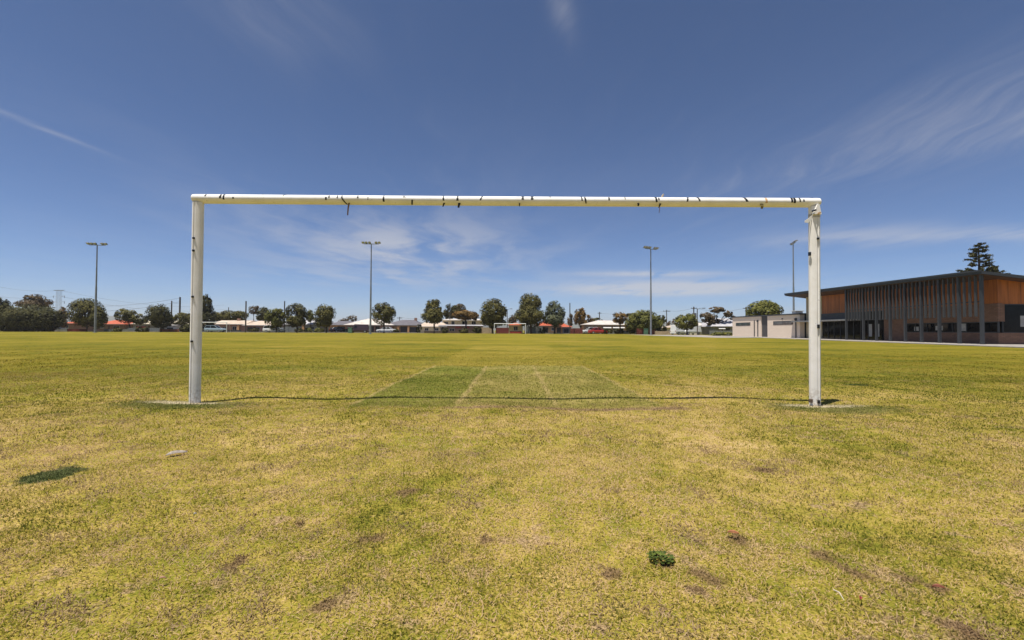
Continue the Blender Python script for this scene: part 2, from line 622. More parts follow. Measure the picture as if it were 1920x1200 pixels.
def make_blades():
    vs, rn, pt, dd = [], [], [], []
    for y0, y1, dens, ln, wd in ((0.9, 2.0, 25000, .021, .0027), (2.0, 3.4, 13000, .023, .0034), (3.4, 5.5, 6000, .026, .005),
                                 (5.5, 9.0, 2300, .028, .007), (9.0, 24.0, 620, .030, .011)):
        wmax = 1.2 * y1 + 0.9
        n = int(dens * 2 * wmax * (y1 - y0))
        x = rng.uniform(-wmax, wmax, n)
        y = rng.uniform(y0, y1, n)
        keep = np.abs(x) < 1.2 * y + 0.9
        nn = 0.6 * vnoise(x, y, 5.0, 3) + 0.4 * vnoise(x, y, 14.0, 4)
        keep &= rng.random(n) < np.clip((nn - 0.10) * 2.6, 0.5, 1)
        keep &= rng.random(n) < np.clip((23.0 - y) / 13.0, 0, 1) ** 1.5
        x, y, nn = x[keep], y[keep], nn[keep]
        n = len(x)
        az = rng.uniform(0, 2 * PI, n)
        el = rng.uniform(0.1, 0.95, n) ** 1.2
        L = ln * rng.uniform(0.5, 1.25, n)
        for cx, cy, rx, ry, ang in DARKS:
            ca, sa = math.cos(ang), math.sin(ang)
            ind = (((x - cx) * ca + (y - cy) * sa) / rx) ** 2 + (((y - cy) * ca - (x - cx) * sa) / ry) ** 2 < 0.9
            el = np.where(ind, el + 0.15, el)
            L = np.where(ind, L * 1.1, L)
        Wd = wd * rng.uniform(0.6, 1.3, n)
        z = hgt(x, y)
        dx_, dy_ = np.cos(az), np.sin(az)
        sx, sy = -dy_ * Wd / 2, dx_ * Wd / 2
        c1, s1 = np.cos(el + .25) * L * .55, np.sin(el + .25) * L * .55
        c2, s2 = c1 + np.cos(el - .35) * L * .5, s1 + np.sin(el - .35) * L * .5
        base = np.stack([x, y, z - 0.002], 1)
        q = np.stack([
            base + np.stack([sx, sy, 0 * x], 1), base - np.stack([sx, sy, 0 * x], 1),
            base + np.stack([dx_ * c1 - sx * .9, dy_ * c1 - sy * .9, s1], 1),
            base + np.stack([dx_ * c1 + sx * .9, dy_ * c1 + sy * .9, s1], 1),
            base + np.stack([dx_ * c2, dy_ * c2, s2], 1)], 1)
        vs.append(q.reshape(-1, 3))
        rn.append(np.repeat(rng.random(n), 5))
        pa = .30 * vnoise(x, y, .35, 5) + .36 * vnoise(x, y, 1.9, 6) + .34 * vnoise(x, y, 9.0, 7)
        pt.append(np.repeat(.5 + (pa - .5) * .6, 5))
        de = .5 * vnoise(x, y, 4.1, 8) + .3 * vnoise(x, y, 11.0, 9) + .2 * vnoise(x, y, 27.0, 10)
        dd.append(np.repeat(.5 + (de - .5) * .8, 5))
    V_ = np.concatenate(vs)
    A = np.concatenate(rn)
    n = len(V_) // 5
    b0 = np.arange(n) * 5
    tri = np.stack([b0, b0 + 1, b0 + 2, b0, b0 + 2, b0 + 3, b0 + 3, b0 + 2, b0 + 4], 1).ravel()
    return fast_mesh('grass', V_, tri, 3, turf_blade, {'rnd': A, 'pat': np.concatenate(pt), 'dead': np.concatenate(dd)})


grass = make_blades()
struct(grass, 'stuff')
tag(grass, 'short mown yellow green grass blades around the near goal', 'grass')

# ------------------------------------------------------------------ street beyond the field
asphalt = mat('asphalt', (0.06, 0.058, 0.056), 0.9, 0.2, 2.0, 0.3)
concrete = mat('concrete', (0.29, 0.26, 0.23), 0.85, 0.12, 1.5, 0.2)
struct(MB().box(-400, 26, 114.0, 121.0, -0.05, 0.03).build('road', asphalt))
struct(MB().box(-400, 26, 113.6, 114.0, -0.05, 0.15).build('kerb', concrete))
struct(MB().box(-400, 26, 121.0, 121.4, -0.05, 0.15).build('kerb', concrete))
struct(MB().box(-400, 26, 121.4, 124.0, -0.05, 0.13).build('pavement', concrete))
gp = [G(1238, 629), G(1376, 634.5)]
struct(MB().add([(gp[0].x - 3, 95, 0.02), (gp[1].x, 58, 0.02), (gp[1].x + 5, 58, 0.02), (gp[0].x + 12, 95, 0.02),
                 (gp[0].x - 3, 95, -0.05), (gp[1].x, 58, -0.05), (gp[1].x + 5, 58, -0.05), (gp[0].x + 12, 95, -0.05)],
                [(0, 1, 2, 3), (7, 6, 5, 4), (0, 4, 5, 1), (1, 5, 6, 2), (2, 6, 7, 3), (3, 7, 4, 0)]).build('path', concrete))

# ------------------------------------------------------------------ the clubroom on the right
slate = mat('slate_steel', (0.042, 0.046, 0.052), 0.45, 0.08, 2.0)
slate_lt = mat('slate_batten', (0.056, 0.060, 0.064), 0.5, 0.10, 1.5, stretch=(4, 4, .4))
timber = mat('orange_cladding', (0.42, 0.132, 0.028), 0.55, 0.16, 1.2, stretch=(5, 5, .35))
soffit_m = mat('soffit_boards', (0.085, 0.045, 0.030), 0.6, 0.15, 1.0)
brickd = brick_mat('brown_brick', (0.20, 0.105, 0.065), (0.27, 0.145, 0.09), (0.12, 0.085, 0.065), 0.29, 0.09)
cream = mat('cream_panel', (0.50, 0.42, 0.28), 0.7, 0.06, 1.0)
block = brick_mat('beige_block', (0.80, 0.655, 0.52), (0.82, 0.68, 0.54), (0.70, 0.575, 0.46), 0.6, 0.2, 0.008)
pane_m = glass_mat('dark_glass')
white_m = mat('white_paint', (0.74, 0.73, 0.70), 0.5, 0.05, 2.0)

ANG = math.atan2(0.1015, 1.0)
B0 = Vector((31.6, 30.6, 0))


def along(px, x0, d0):
    k = (px - 960) / F
    return (x0 - k * d0) / (k - 0.1015)


def fy(px, off=0.0):
    """position along the facade (metres from its near corner) of a pixel column"""
    return along(px, B0.x + off, B0.y) / math.cos(ANG)


club = thing('clubroom', 'long modern clubroom with slate battens, orange cladding and a sloping roof', 'building', B0, -ANG)
RS = 0.136


def roof_z(x, y):
    return 4.95 + 0.02 * y - RS * max(x, -0.2)


def prism_yz(mb, x0, x1, y0, y1, z0, z1fn):
    """a wall whose top follows the roof"""
    vs = []
    for x, y in ((x0, y0), (x1, y0), (x1, y1), (x0, y1)):
        vs.append((x, y, z0))
    for x, y in ((x0, y0), (x1, y0), (x1, y1), (x0, y1)):
        vs.append((x, y, z1fn(x, y)))
    mb.add(vs, [(3, 2, 1, 0), (4, 5, 6, 7), (0, 1, 5, 4), (1, 2, 6, 5), (2, 3, 7, 6), (3, 0, 4, 7)])
    return mb


WX = 1.6
under = lambda x, y: roof_z(x, y) - 0.24
# roof slab and its fascia
mb = MB()
xa, xb, ya, yb = -0.25, 15.0, -0.35, 26.2
top = [(xa, ya), (xb, ya), (xb, yb), (xa, yb)]
mb.add([(x, y, roof_z(x, y) - 0.20) for x, y in top] + [(x, y, roof_z(x, y)) for x, y in top],
       [(3, 2, 1, 0), (4, 5, 6, 7), (0, 1, 5, 4), (1, 2, 6, 5), (2, 3, 7, 6), (3, 0, 4, 7)])
roof = mb.build('roof', slate, club)
mb = MB()
ins = [(xa + .12, ya + .12), (xb - .12, ya + .12), (xb - .12, yb - .12), (xa + .12, yb - .12)]
mb.add([(x, y, roof_z(x, y) - 0.24) for x, y in ins] + [(x, y, roof_z(x, y) - 0.19) for x, y in ins],
       [(3, 2, 1, 0), (4, 5, 6, 7), (0, 1, 5, 4), (1, 2, 6, 5), (2, 3, 7, 6), (3, 0, 4, 7)])
mb.build('soffit', soffit_m, roof)
mb = MB()
mb.add([(xa - .06, ya - .02, roof_z(xa, ya) - .05), (xa - .01, ya - .02, roof_z(xa, ya) - .05),
        (xa - .01, yb, roof_z(xa, yb) - .05), (xa - .06, yb, roof_z(xa, yb) - .05),
        (xa - .06, ya - .02, roof_z(xa, ya) + .07), (xa - .01, ya - .02, roof_z(xa, ya) + .07),
        (xa - .01, yb, roof_z(xa, yb) + .07), (xa - .06, yb, roof_z(xa, yb) + .07)],
       [(3, 2, 1, 0), (4, 5, 6, 7), (0, 1, 5, 4), (1, 2, 6, 5), (2, 3, 7, 6), (3, 0, 4, 7)])
mb.build('gutter', slate, roof)
BT = 2.86          # top of the brick
WB, WT = 0.83, 1.60
yc, yw, yg = 0.7, fy(1692, WX), fy(1655, WX)
ycr0, ycr1 = 21.6, 24.9
# brickwork along the facade and round the near end
wall = MB().box(WX, WX + .3, yc, yw, 0, WB)
wall.box(WX, WX + .3, yc, yw, WT, BT).box(WX, WX + .3, yw, yg, 0, BT)
wall.box(WX + .3, 14.6, yc, yc + .3, 0, WB)
wall.build('brick_wall', brickd, club)
prism_yz(MB(), WX + .02, WX + .28, yc + .02, ycr0, BT, under).build('cladding', timber, club)
prism_yz(MB(), WX + .28, 14.5, yc + .05, yc + .28, BT - .06, under).build('cladding', timber, club)
prism_yz(MB(), WX, WX + .3, ycr0, ycr1, 0, under).build('cream_wall', cream, club)
prism_yz(MB(), WX + .3, 14.5, ycr1 - .3, ycr1, 0, under).build('end_wall', cream, club)
prism_yz(MB(), 14.2, 14.5, yc + .3, ycr1 - .3, 0, under).build('rear_wall', brickd, club)
# cladding joints
for k in range(1, 12):
    yy = yc + k * 1.6
    prism_yz(MB(), WX + .012, WX + .03, yy - .008, yy + .008, BT, under).build('cladding_joint', slate, club)
for k in range(1, 11):
    xx = WX + .28 + k * 1.2
    prism_yz(MB(), xx - .008, xx + .008, yc + .042, yc + .06, BT, under).build('cladding_joint', slate, club)


def glazing(parent, axis, p, a0, a1, z0, z1, n, depth=0.12, fw=0.055, transom=None):
    """a framed run of panes: axis 'y' along the facade at x=p, axis 'x' along the end wall at y=p"""
    def bx(mb, u0, u1, v0, v1, d0, d1):
        if axis == 'y':
            mb.box(p + d0, p + d1, u0, u1, v0, v1)
        else:
            mb.box(u0, u1, p + d0, p + d1, v0, v1)
        return mb
    fr = MB()
    bx(fr, a0, a1, z0, z0 + fw, .03, .03 + depth)
    bx(fr, a0, a1, z1 - fw, z1, .03, .03 + depth)
    for k in range(n + 1):
        c = a0 + (a1 - a0 - fw) * k / n
        bx(fr, c, c + fw, z0 + fw + .001, z1 - fw - .001, .03, .03 + depth)
    wnd = fr.build('window', slate, parent)
    for k in range(n):
        c0 = a0 + (a1 - a0 - fw) * k / n + fw + .001
        c1 = a0 + (a1 - a0 - fw) * (k + 1) / n - .001
        bx(MB(), c0, c1, z0 + fw + .002, z1 - fw - .002, .08, .10).build('pane', pane_m, wnd)
        if transom:
            bx(MB(), c0, c1, transom, transom + fw, .035, .075).build('transom', slate, wnd)
    return wnd


glazing(club, 'y', WX, yc + .05, yw, WB, WT, 7)
glazing(club, 'y', WX, yg, ycr0, 0.02, BT, 9, transom=2.0)
glazing(club, 'x', yc, fy(1867, 0) * 0 + WX + .3, 14.4, WB, BT - .06, 8)
# the brick return that stops the end glazing short of the corner
MB().box(WX + .301, WX + .42, yc + .001, yc + .29, WT, BT - .06).build('brick_return', brickd, club)
# blinds and notices behind the glass, stuck to the pane
for a, b_, c, d in ((3.2, 3.9, .95, 1.5), (5.3, 6.0, 1.0, 1.35), (7.7, 8.2, .95, 1.3)):
    MB().box(WX + .076, WX + .079, a, b_, c, d).build('notice', mat('paper', (.42, .41, .38), .8, .1), club)
for a, b_ in ((12.4, 12.9), (13.4, 13.9)):
    MB().box(WX + .076, WX + .079, a, b_, .4, 1.6).build('notice', mat('paper', (.42, .41, .38), .8, .1), club)
MB().box(3.05, 3.75, yc + .076, yc + .079, 1.25, 2.0).build('notice', mat('paper', (.42, .41, .38), .8, .1), club)
# entrance canopy left of the battens
MB().box(0.35, WX - .001, 14.9, ycr0 + 4.4, 1.98, 2.12).build('canopy', mat('pale_steel', (.50, .48, .45), .5, .08), club)
MB().box(WX - .06, WX - .003, 14.9, ycr0, 2.13, BT).build('canopy_band', slate, club)
# columns and hanging battens
cols = [0.0, 1.75, 3.44, 5.13, 6.8, 8.5, 10.2, 11.95, 14.47]
cm = None
for i, c in enumerate(cols):
    mb = prism_yz(MB(), -0.07, 0.09, c - .085, c + .085, 0.02, lambda x, y: roof_z(x, y) - 0.242)
    mb.build('column', slate, club)
bat = None
ys = []
for a, b_ in zip(cols[:-1], cols[1:]):
    n = 3 if b_ - a < 2 else 5
    ys += [a + (b_ - a) * k / (n + 1) for k in range(1, n + 1)]
for y_ in ys:
    prism_yz(MB(), -0.05, 0.08, y_ - .05, y_ + .05, 1.93, lambda x, y: roof_z(x, y) - 0.243).build('batten', slate_lt, club)
MB().box(0.0805, 0.12, .1, 14.4, 2.9, 2.98).build('batten_rail', slate, club)
# apron of concrete round it, with a kerb step
ap = MB()
pts = [(-2.6, -6.5), (16.5, -6.5), (16.5, 0.9), (WX - .2, 24.5), (WX - .2, 48), (-2.6, 48)]
ap.add([(x, y, .05) for x, y in pts] + [(x, y, -.1) for x, y in pts],
       [(0, 1, 2, 3, 4, 5), (11, 10, 9, 8, 7, 6)] + [(i, (i + 1) % 6, 6 + (i + 1) % 6, 6 + i) for i in range(6)])
apo = ap.build('pavement', concrete)
apo.location = B0
apo.rotation_euler = (0, 0, -ANG)
struct(apo)

# ------------------------------------------------------------------ beige block beside it
BX, BY = 35.1, 55.5
chg = thing('changing_rooms', 'low beige block changing rooms with slate door and high slit windows', 'building', (BX, BY, 0), -ANG)


def by(px):
    return along(px, BX, BY) / math.cos(ANG)


SEG = dict(end=by(1373.5), win2=(by(1407), by(1380)), pipe2=by(1415), pipe1=by(1421.5), door=(by(1439), by(1427)),
           win1=(by(1487), by(1450)), pipe0=by(1493))
bt = lambda x, y: 2.92 + 0.009 * y
mb = MB()
d0, d1 = SEG['door']
prism_yz(mb, 0, .3, 0, d0, 0, bt)
prism_yz(mb, 0, .3, d1, SEG['end'], 0, bt)
prism_yz(mb, .3, 9, SEG['end'] - .3, SEG['end'], 0, bt)
prism_yz(mb, .3, .55, 0, .3, 0, bt)
mb.build('wall', block, chg)
prism_yz(MB(), .55, 2.1, .02, .2, 0, bt).build('end_panel', slate, chg)
prism_yz(MB(), .12, .28, d0 + .001, d1 - .001, 0, bt).build('door', mat('door_slats', (.075, .07, .068), .6, .1), chg)
mb = MB()
E = SEG['end']
mb.add([(-.12, -.12, bt(0, 0)), (9, -.12, bt(0, 0)), (9, E + .12, bt(0, E)), (-.12, E + .12, bt(0, E)),
        (-.12, -.12, bt(0, 0) + .16), (9, -.12, bt(0, 0) + .16), (9, E + .12, bt(0, E) + .16), (-.12, E + .12, bt(0, E) + .16)],
       [(3, 2, 1, 0), (4, 5, 6, 7), (0, 1, 5, 4), (1, 2, 6, 5), (2, 3, 7, 6), (3, 0, 4, 7)])
mb.build('roof', slate, chg)
for a, b_ in (SEG['win1'], SEG['win2']):
    fr = MB().box(-.02, .02, a, b_, 1.72, 2.22)
    wn = fr.build('window', slate, chg)
    n = 4
    for k in range(n):
        c0 = a + .05 + (b_ - a - .05) * k / n
        MB().box(-.035, -.021, c0, c0 + (b_ - a - .05) / n - .05, 1.78, 2.16).build('pane', glass_mat('sky_glass', (.10, .12, .12), .1), wn)
for p in ('pipe0', 'pipe1', 'pipe2'):
    y_ = SEG[p]
    mb = MB().box(-.10, -.012, y_ - .06, y_ + .06, 0, 2.5)
    if p != 'pipe2':
        mb.box(-.16, -.012, y_ - .16, y_ + .16, 2.22, 2.5)
    mb.build('downpipe', slate, chg)
y_ = (SEG['win1'][0] + SEG['win1'][1]) / 2
MB().box(-.14, -.002, y_ - .06, y_ + .06, 2.42, 2.56).build('wall_lamp', slate, chg)
vent = thing('roof_ventilator', 'small white ventilator on the roof of the beige block', 'ventilator', Vector((BX, BY, 0)) + Vector((1.6, 3.0, 3.1)))
MB().box(-.45, .45, -.4, .4, -.05, .32).build('housing', white_m, vent)
MB().box(-.55, .55, -.5, .5, .34, .42).build('cap', white_m, vent)

# ------------------------------------------------------------------ near goal
goal_w = mat('goal_enamel', (0.86, 0.83, 0.79), 0.45, 0.02, 6.0, color2=(0.79, 0.76, 0.70), spec=0.25)
_t = NT(goal_w.node_tree)
_b = goal_w.node_tree.nodes['Principled BSDF']
_p = _t.new('ShaderNodeTexCoord').outputs['Object']
_z = _t.sep(_p)[2]
_c = _b.inputs['Base Color'].links[0].from_socket
_chip = _t.m('MULTIPLY', _t.step(_t.noise(_p, 38.0, 4, 0.7), 0.64, 0.68), _t.step(_t.noise(_p, 3.0, 2), 0.45, 0.62))
_c = _t.mix(_t.m('MULTIPLY', _chip, 0.75), _c, (0.24, 0.21, 0.18))
_mp = _t.new('ShaderNodeMapping')
_mp.inputs['Scale'].default_value = (30, 30, 1.2)
_t.put(_mp.inputs[0], _p)
_streak = _t.step(_t.noise(_mp.outputs[0], 1.0, 4, 0.6), 0.52, 0.75)
_c = _t.mix(_t.m('MULTIPLY', _streak, 0.14), _c, (0.48, 0.43, 0.35))
_mud = _t.m('MULTIPLY', _t.m('SUBTRACT', 1.0, _t.step(_z, 0.02, 0.30)), _t.step(_t.noise(_p, 24.0, 4, 0.7), 0.40, 0.62))
_t.put(_b.inputs['Base Color'], _t.mix(_t.m('MULTIPLY', _mud, 0.6), _c, (0.34, 0.26, 0.16)))
black_tape = mat('black_tape', (0.012, 0.012, 0.014), 0.5, 0.2, 30)
goal = thing('football_goal', 'large white football goal with black tape scraps on the crossbar, no net', 'goal', (0, GD, 0))
PA, PB_ = 0.059, 0.051


def post_ring(cx, cy, z, side, s=1.0):
    """oval section with a net channel on the outer rear quarter; side -1 left, +1 right"""
    pts = []
    n = 64
    an0 = math.atan2(-0.98, side * 0.20)
    inner = Vector((-side * PA * .97, -PB_ * .22))         # flat face from the channel to the inner edge
    chan = Vector((side * PA * .2, -PB_ * .98))
    for k in range(n):
        a = 2 * PI * k / n
        d = (a - an0 + PI) % (2 * PI) - PI
        g = 0.76 if abs(d) < 0.13 else 1.0
        ca, sa = math.cos(a), math.sin(a)
        e = 0.82
        xx = PA * s * math.copysign(abs(ca) ** e, ca) * g
        yy = PB_ * s * math.copysign(abs(sa) ** e, sa) * g
        q = math.copysign(1, side)
        if abs(d) >= 0.13 and sa < -.2 and ca * q < .2:
            p, v0 = Vector((xx, yy)), chan * s
            e_ = (inner * s - v0)
            f_ = max(0, min(1, (p - v0).dot(e_) / e_.dot(e_)))
            p = p.lerp(v0 + e_ * f_, .62)
            xx, yy = p
        pts.append((cx + xx, cy + yy, z))
    return pts


lt = W(372, 373, GD)
rt = W(1529.5, 379, GD)
BARZ = (lt.z + rt.z) / 2
print('bar z', lt.z, rt.z, 'posts', PL, PR)
for side, P, T in ((-1, PL, lt), (1, PR, rt)):
    mb = MB()
    mb.loft([post_ring(P.x, P.y - GD, -0.05, side), post_ring(T.x + 0.0, P.y - GD, T.z - 0.045, side)])
    po = mb.build('post', goal_w, goal, smooth=True)
    if side < 0:
        lpost = po
    else:
        rpost = po
# crossbar: oval tube, mitred over the posts
RY, RZ = 0.054, 0.055


def bar_pt(x, a, s=1.0, add=0.0):
    f = (x - lt.x) / (rt.x - lt.x)
    zc = lt.z + (rt.z - lt.z) * f + 0.004 * math.sin(f * PI) * -1
    yc_ = 0.03 * f
    ca, sa = math.cos(a), math.sin(a)
    y_ = (RY * s + add) * math.copysign(abs(ca) ** .9, ca)
    z_ = (RZ * s + add) * math.copysign(abs(sa) ** .9, sa)
    deg = math.degrees(a) % 360
    if 184 < deg < 280:                       # the flat under face towards the rear
        v0 = Vector((-(RY * s + add), -.004))
        e_ = Vector((.010, -(RZ * s + add))) - v0
        p = Vector((y_, z_))
        f_ = max(0, min(1, (p - v0).dot(e_) / e_.dot(e_)))
        y_, z_ = p.lerp(v0 + e_ * f_, .6)
    return (x, yc_ + y_, zc + z_)


mb = MB()
xs = [lt.x - .062, lt.x - .055, lt.x - .03] + list(np.linspace(lt.x, rt.x, 24)) + [rt.x + .03, rt.x + .055, rt.x + .062]
sc_ = [.8, .95, 1.0] + [1.0] * 24 + [1.0, .95, .8]
mb.loft([[bar_pt(x, 2 * PI * k / 40, s) for k in range(40)] for x, s in zip(xs, sc_)])
bar = mb.build('crossbar', goal_w, goal, smooth=True)


def bar_x(px):
    return W(px, 375, GD).x


def strip(px, wpx, v0, v1, slant=0.0, m=None, name='tape_strip', lift=0.0022):
    """a scrap of tape round the camera side of the bar; v runs 0 (top edge) to 1 (bottom edge)"""
    x = bar_x(px)
    hw = wpx / F * GD / 2
    a_top, a_bot = R(90 + 8), R(270 + 2)
    a0, a1 = a_top + (a_bot - a_top) * v0, a_top + (a_bot - a_top) * v1
    n = 7
    inner, outer = [], []
    vs, fs = [], []
    for i in range(n + 1):
        f = i / n
        a = a0 + (a1 - a0) * f
        sx = x + slant / F * GD * (f - .5)
        ww = hw * (0.8 + 0.25 * random.random())
        for xx, add in ((sx - ww, -.003), (sx + ww, -.003), (sx + ww, lift), (sx - ww, lift)):
            vs.append(bar_pt(xx, a, 1.0, add))
    for i in range(n):
        o = i * 4
        for k in range(4):
            fs.append((o + k, o + (k + 1) % 4, o + 4 + (k + 1) % 4, o + 4 + k))
    fs += [(0, 1, 2, 3), (n * 4, n * 4 + 1, n * 4 + 2, n * 4 + 3)]
    return MB().add(vs, fs).build(name, m or black_tape, bar)


for a in ((390, 3, .18, .36, -1), (418, 4, .18, .5, -1), (424, 3.2, .02, .6, 0), (442, 3.5, .42, .52, 0), (494, 4, -.05, .05, 0),
          (536, 2, .0, .28, -5), (613.5, 3.5, -.05, .06, 0), (614, 3, .34, .58, 0), (619.5, 3, .2, .4, 0), (635, 2.5, .2, .42, 0),
          (643.5, 3, .2, .42, 0), (673, 3, .22, .42, 0), (692, 1.2, .28, .55, 0), (721, 3.4, .2, .68, 0), (759, 5, .2, .32, 1),
          (773.5, 3.4, .5, .95, -2), (832, 3.4, .02, .55, 1), (858.5, 4, .04, .55, 0), (903, 3, .15, .5, -4),
          (980, 4.6, .02, .45, 0), (997.5, 5, .04, .45, 0), (1031, 2.2, .16, .26, 0), (1090, 2.8, .0, .5, 1.5),
          (1097, 3, .18, .72, 3), (1141, 3, .18, .46, 0), (1171, 1.6, .02, .38, 0), (1229, 3.6, .0, .58, 2), (1234, 2.6, .22, .42, 0),
          (1288, 3, .12, .52, -2), (1308.5, 3.4, .06, .48, 4), (1396, 4.6, .02, .5, 6), (1483, 4, .1, .55, 0),
          (1488, 4.4, .08, .6, 0), (1492, 5, .0, .1, 0), (1498, 2.6, .1, .5, 0), (1505, 2.6, .32, .48, 0), (1522, 3, .02, .16, 2)):
    strip(*a)
strip(647.5, 3, .42, .98, 7)
strip(1435, 4, .15, .6, 1, m=mat('tan_tape', (.55, .36, .20), .6), name='tan_tape_scrap')


def tail(px, py0, py1, wpx, lean, m, name='tape_tail'):
    x = bar_x(px)
    z0 = Z(px, py0, GD) + 0.02
    z1 = Z(px, py1, GD)
    hw = wpx / F * GD / 2
    mb = MB()
    n = 4
    rings = []
    for i in range(n + 1):
        f = i / n
        xx = x + lean / F * GD * f
        z = z0 + (z1 - z0) * f
        ww = hw * (1 - .35 * f)
        yy = -0.012 - 0.01 * math.sin(f * 3)
        rings.append([(xx - ww, yy - .002, z), (xx + ww, yy - .002, z), (xx + ww, yy + .002, z), (xx - ww, yy + .002, z)])
    mb.loft(rings)
    return mb.build(name, m, bar)


cordm = mat('brown_cord', (.22, .13, .07), .8)
tail(655.5, 383, 404, 3.2, -2.5, cordm, 'cord_tail')
tail(834, 383, 388, 3.5, -3, black_tape)
tail(862, 383, 390, 5, -2, black_tape)
tail(974, 384, 387.5, 2.5, 0, black_tape)
tail(1196, 384, 387, 4, 0, black_tape)
tail(1237.5, 385, 390, 3.4, -3, black_tape)
tail(1236, 386, 400, 1.2, -1, cordm, 'cord_tail')
tail(1427, 386, 392, 6, 0, mat('olive_tape', (.20, .15, .04), .6))
tp = bar_pt(bar_x(1243), PI / 2)
MB().tube([(tp[0] - .004, tp[1], tp[2] - .01), (tp[0] + .001, tp[1], tp[2] + .02), (tp[0] + .012, tp[1] - .01, tp[2] + .042)],
          [.009, .011, .006], 8).build('knot', mat('beige_cord', (.62, .50, .33), .8), bar)

# net clips in the channels
clip_m = mat('black_clip', (.015, .015, .016), .4)


def clip(post, P, T, py, side, px, h=.022):
    z = Z(px, py, GD)
    f = z / T.z
    cx = P.x + (T.x - P.x) * f
    x = cx + side * PA * .2
    y = P.y - GD - PB_ * .9
    MB().box(x - .014, x + .012, y - .014, y + .006, z - h / 2, z + h / 2).build('net_clip', clip_m, post, bevel=.002)


for py in (448, 471, 557, 640):
    clip(lpost, PL, lt, py, -1, 362)
for py, h in ((448, .02), (612, .045), (753, .04)):
    clip(rpost, PR, rt, py, 1, 1537, h)
z = Z(1521, 476, GD)
MB().box(PR.x - .072, PR.x - .052, -.01, .02, z - .022, z + .022).build('net_clip', clip_m, rpost, bevel=.002)
z = Z(1518, 750, GD)
MB().box(PR.x - .085, PR.x - .055, -.02, .02, z - .03, z + .012).build('base_bolt', mat('rusty_bolt', (.14, .10, .07), .7), rpost, bevel=.003)
# white tape wound over the right hand corner, with its loose end
cz = Z(1530, 404, GD)
MB().loft([post_ring(rt.x, .03, cz - .022, 1, 1.05), post_ring(rt.x, .03, cz + .022, 1, 1.05)]).build(
    'tape_wrap', mat('grey_tape', (.52, .50, .46), .6, .08, 8), rpost, smooth=True)
p0, p1 = W(1522, 408, GD + .0), W(1509, 416, GD - .02)
q = Vector((0, GD, 0))
fl = MB()
fl.loft([[(p0.x, p0.y - GD, p0.z + .025), (p0.x, p0.y - GD + .004, p0.z + .025), (p0.x, p0.y - GD + .004, p0.z - .028), (p0.x, p0.y - GD, p0.z - .028)],
         [((p0.x + p1.x) / 2, p0.y - GD - .01, p1.z + .045), ((p0.x + p1.x) / 2, p0.y - GD - .006, p1.z + .045),
          ((p0.x + p1.x) / 2, p0.y - GD - .006, p1.z - .01), ((p0.x + p1.x) / 2, p0.y - GD - .01, p1.z - .01)],
         [(p1.x, p1.y - GD, p1.z + .014), (p1.x, p1.y - GD + .004, p1.z + .014), (p1.x, p1.y - GD + .004, p1.z - .006), (p1.x, p1.y - GD, p1.z - .006)]])
fl.build('tape_flap', goal_w, rpost)
z0, z1 = rt.z - .10, rt.z - .035
gus = MB()
gz0, gz1 = Z(1530, 403, GD), rt.z - .03
gy = -.036
gus.add([(rt.x - .05, gy, gz0), (rt.x + .045, gy, gz0), (rt.x + .02, gy, gz1), (rt.x - .0, gy, gz1),
         (rt.x - .05, gy + .03, gz0), (rt.x + .045, gy + .03, gz0), (rt.x + .02, gy + .03, gz1), (rt.x - .0, gy + .03, gz1)],
        [(0, 1, 2, 3), (7, 6, 5, 4), (0, 4, 5, 1), (1, 5, 6, 2), (2, 6, 7, 3), (3, 7, 4, 0)])
gus.build('corner_gusset', goal_w, rpost)
for px, py in ((1528.5, 394), (1537, 399)):
    p = W(px, py, GD - .066)
    MB().box(p.x - .008, p.x + .008, p.y - GD - .012, p.y - GD + .05, p.z - .008, p.z + .008).build('bolt', clip_m if px < 1530 else mat('tan_tape', (.55, .36, .20)), rpost)

# ------------------------------------------------------------------ far goals
thin_white = mat('far_goal_white', (.72, .72, .70), .45, .05)


def far_goal(px0, px1, pyb, d, label):
    x0, x1 = X(px0, d), X(px1, d)
    zt = Z((px0 + px1) / 2, pyb, d)
    g = thing('football_goal', label, 'goal', ((x0 + x1) / 2, d, 0), 0, None)
    cx = (x0 + x1) / 2
    for x in (x0, x1):
        MB().tube([(x - cx, 0, -.05), (x - cx, 0, zt - .05)], .085, 10).build('post', thin_white, g, smooth=True)
    MB().tube([(x0 - cx - .06, 0, zt), (x1 - cx + .06, 0, zt)], .085, 10).build('crossbar', thin_white, g, smooth=True)
    for x in (x0, x1):
        MB().tube([(x - cx, .05, zt - .1), (x - cx, 1.0, zt - .2), (x - cx, 1.5, .02)], .025, 6).build('net_stay', thin_white, g)
    return g


far_goal(927, 985.5, 607, 104, 'small distant white football goal in front of the cream hut')
far_goal(367.5, 425, 604.5, 104, 'small distant white football goal in front of the pale roofed brick house')

# ------------------------------------------------------------------ floodlights
galv = mat('galvanised', (.25, .265, .275), .5, .1, 1.0, metal=.3)
lamp_dark = mat('lamp_housing', (.10, .10, .105), .5, .1)
lens_m = mat('lamp_lens', (.55, .57, .58), .15, .1)


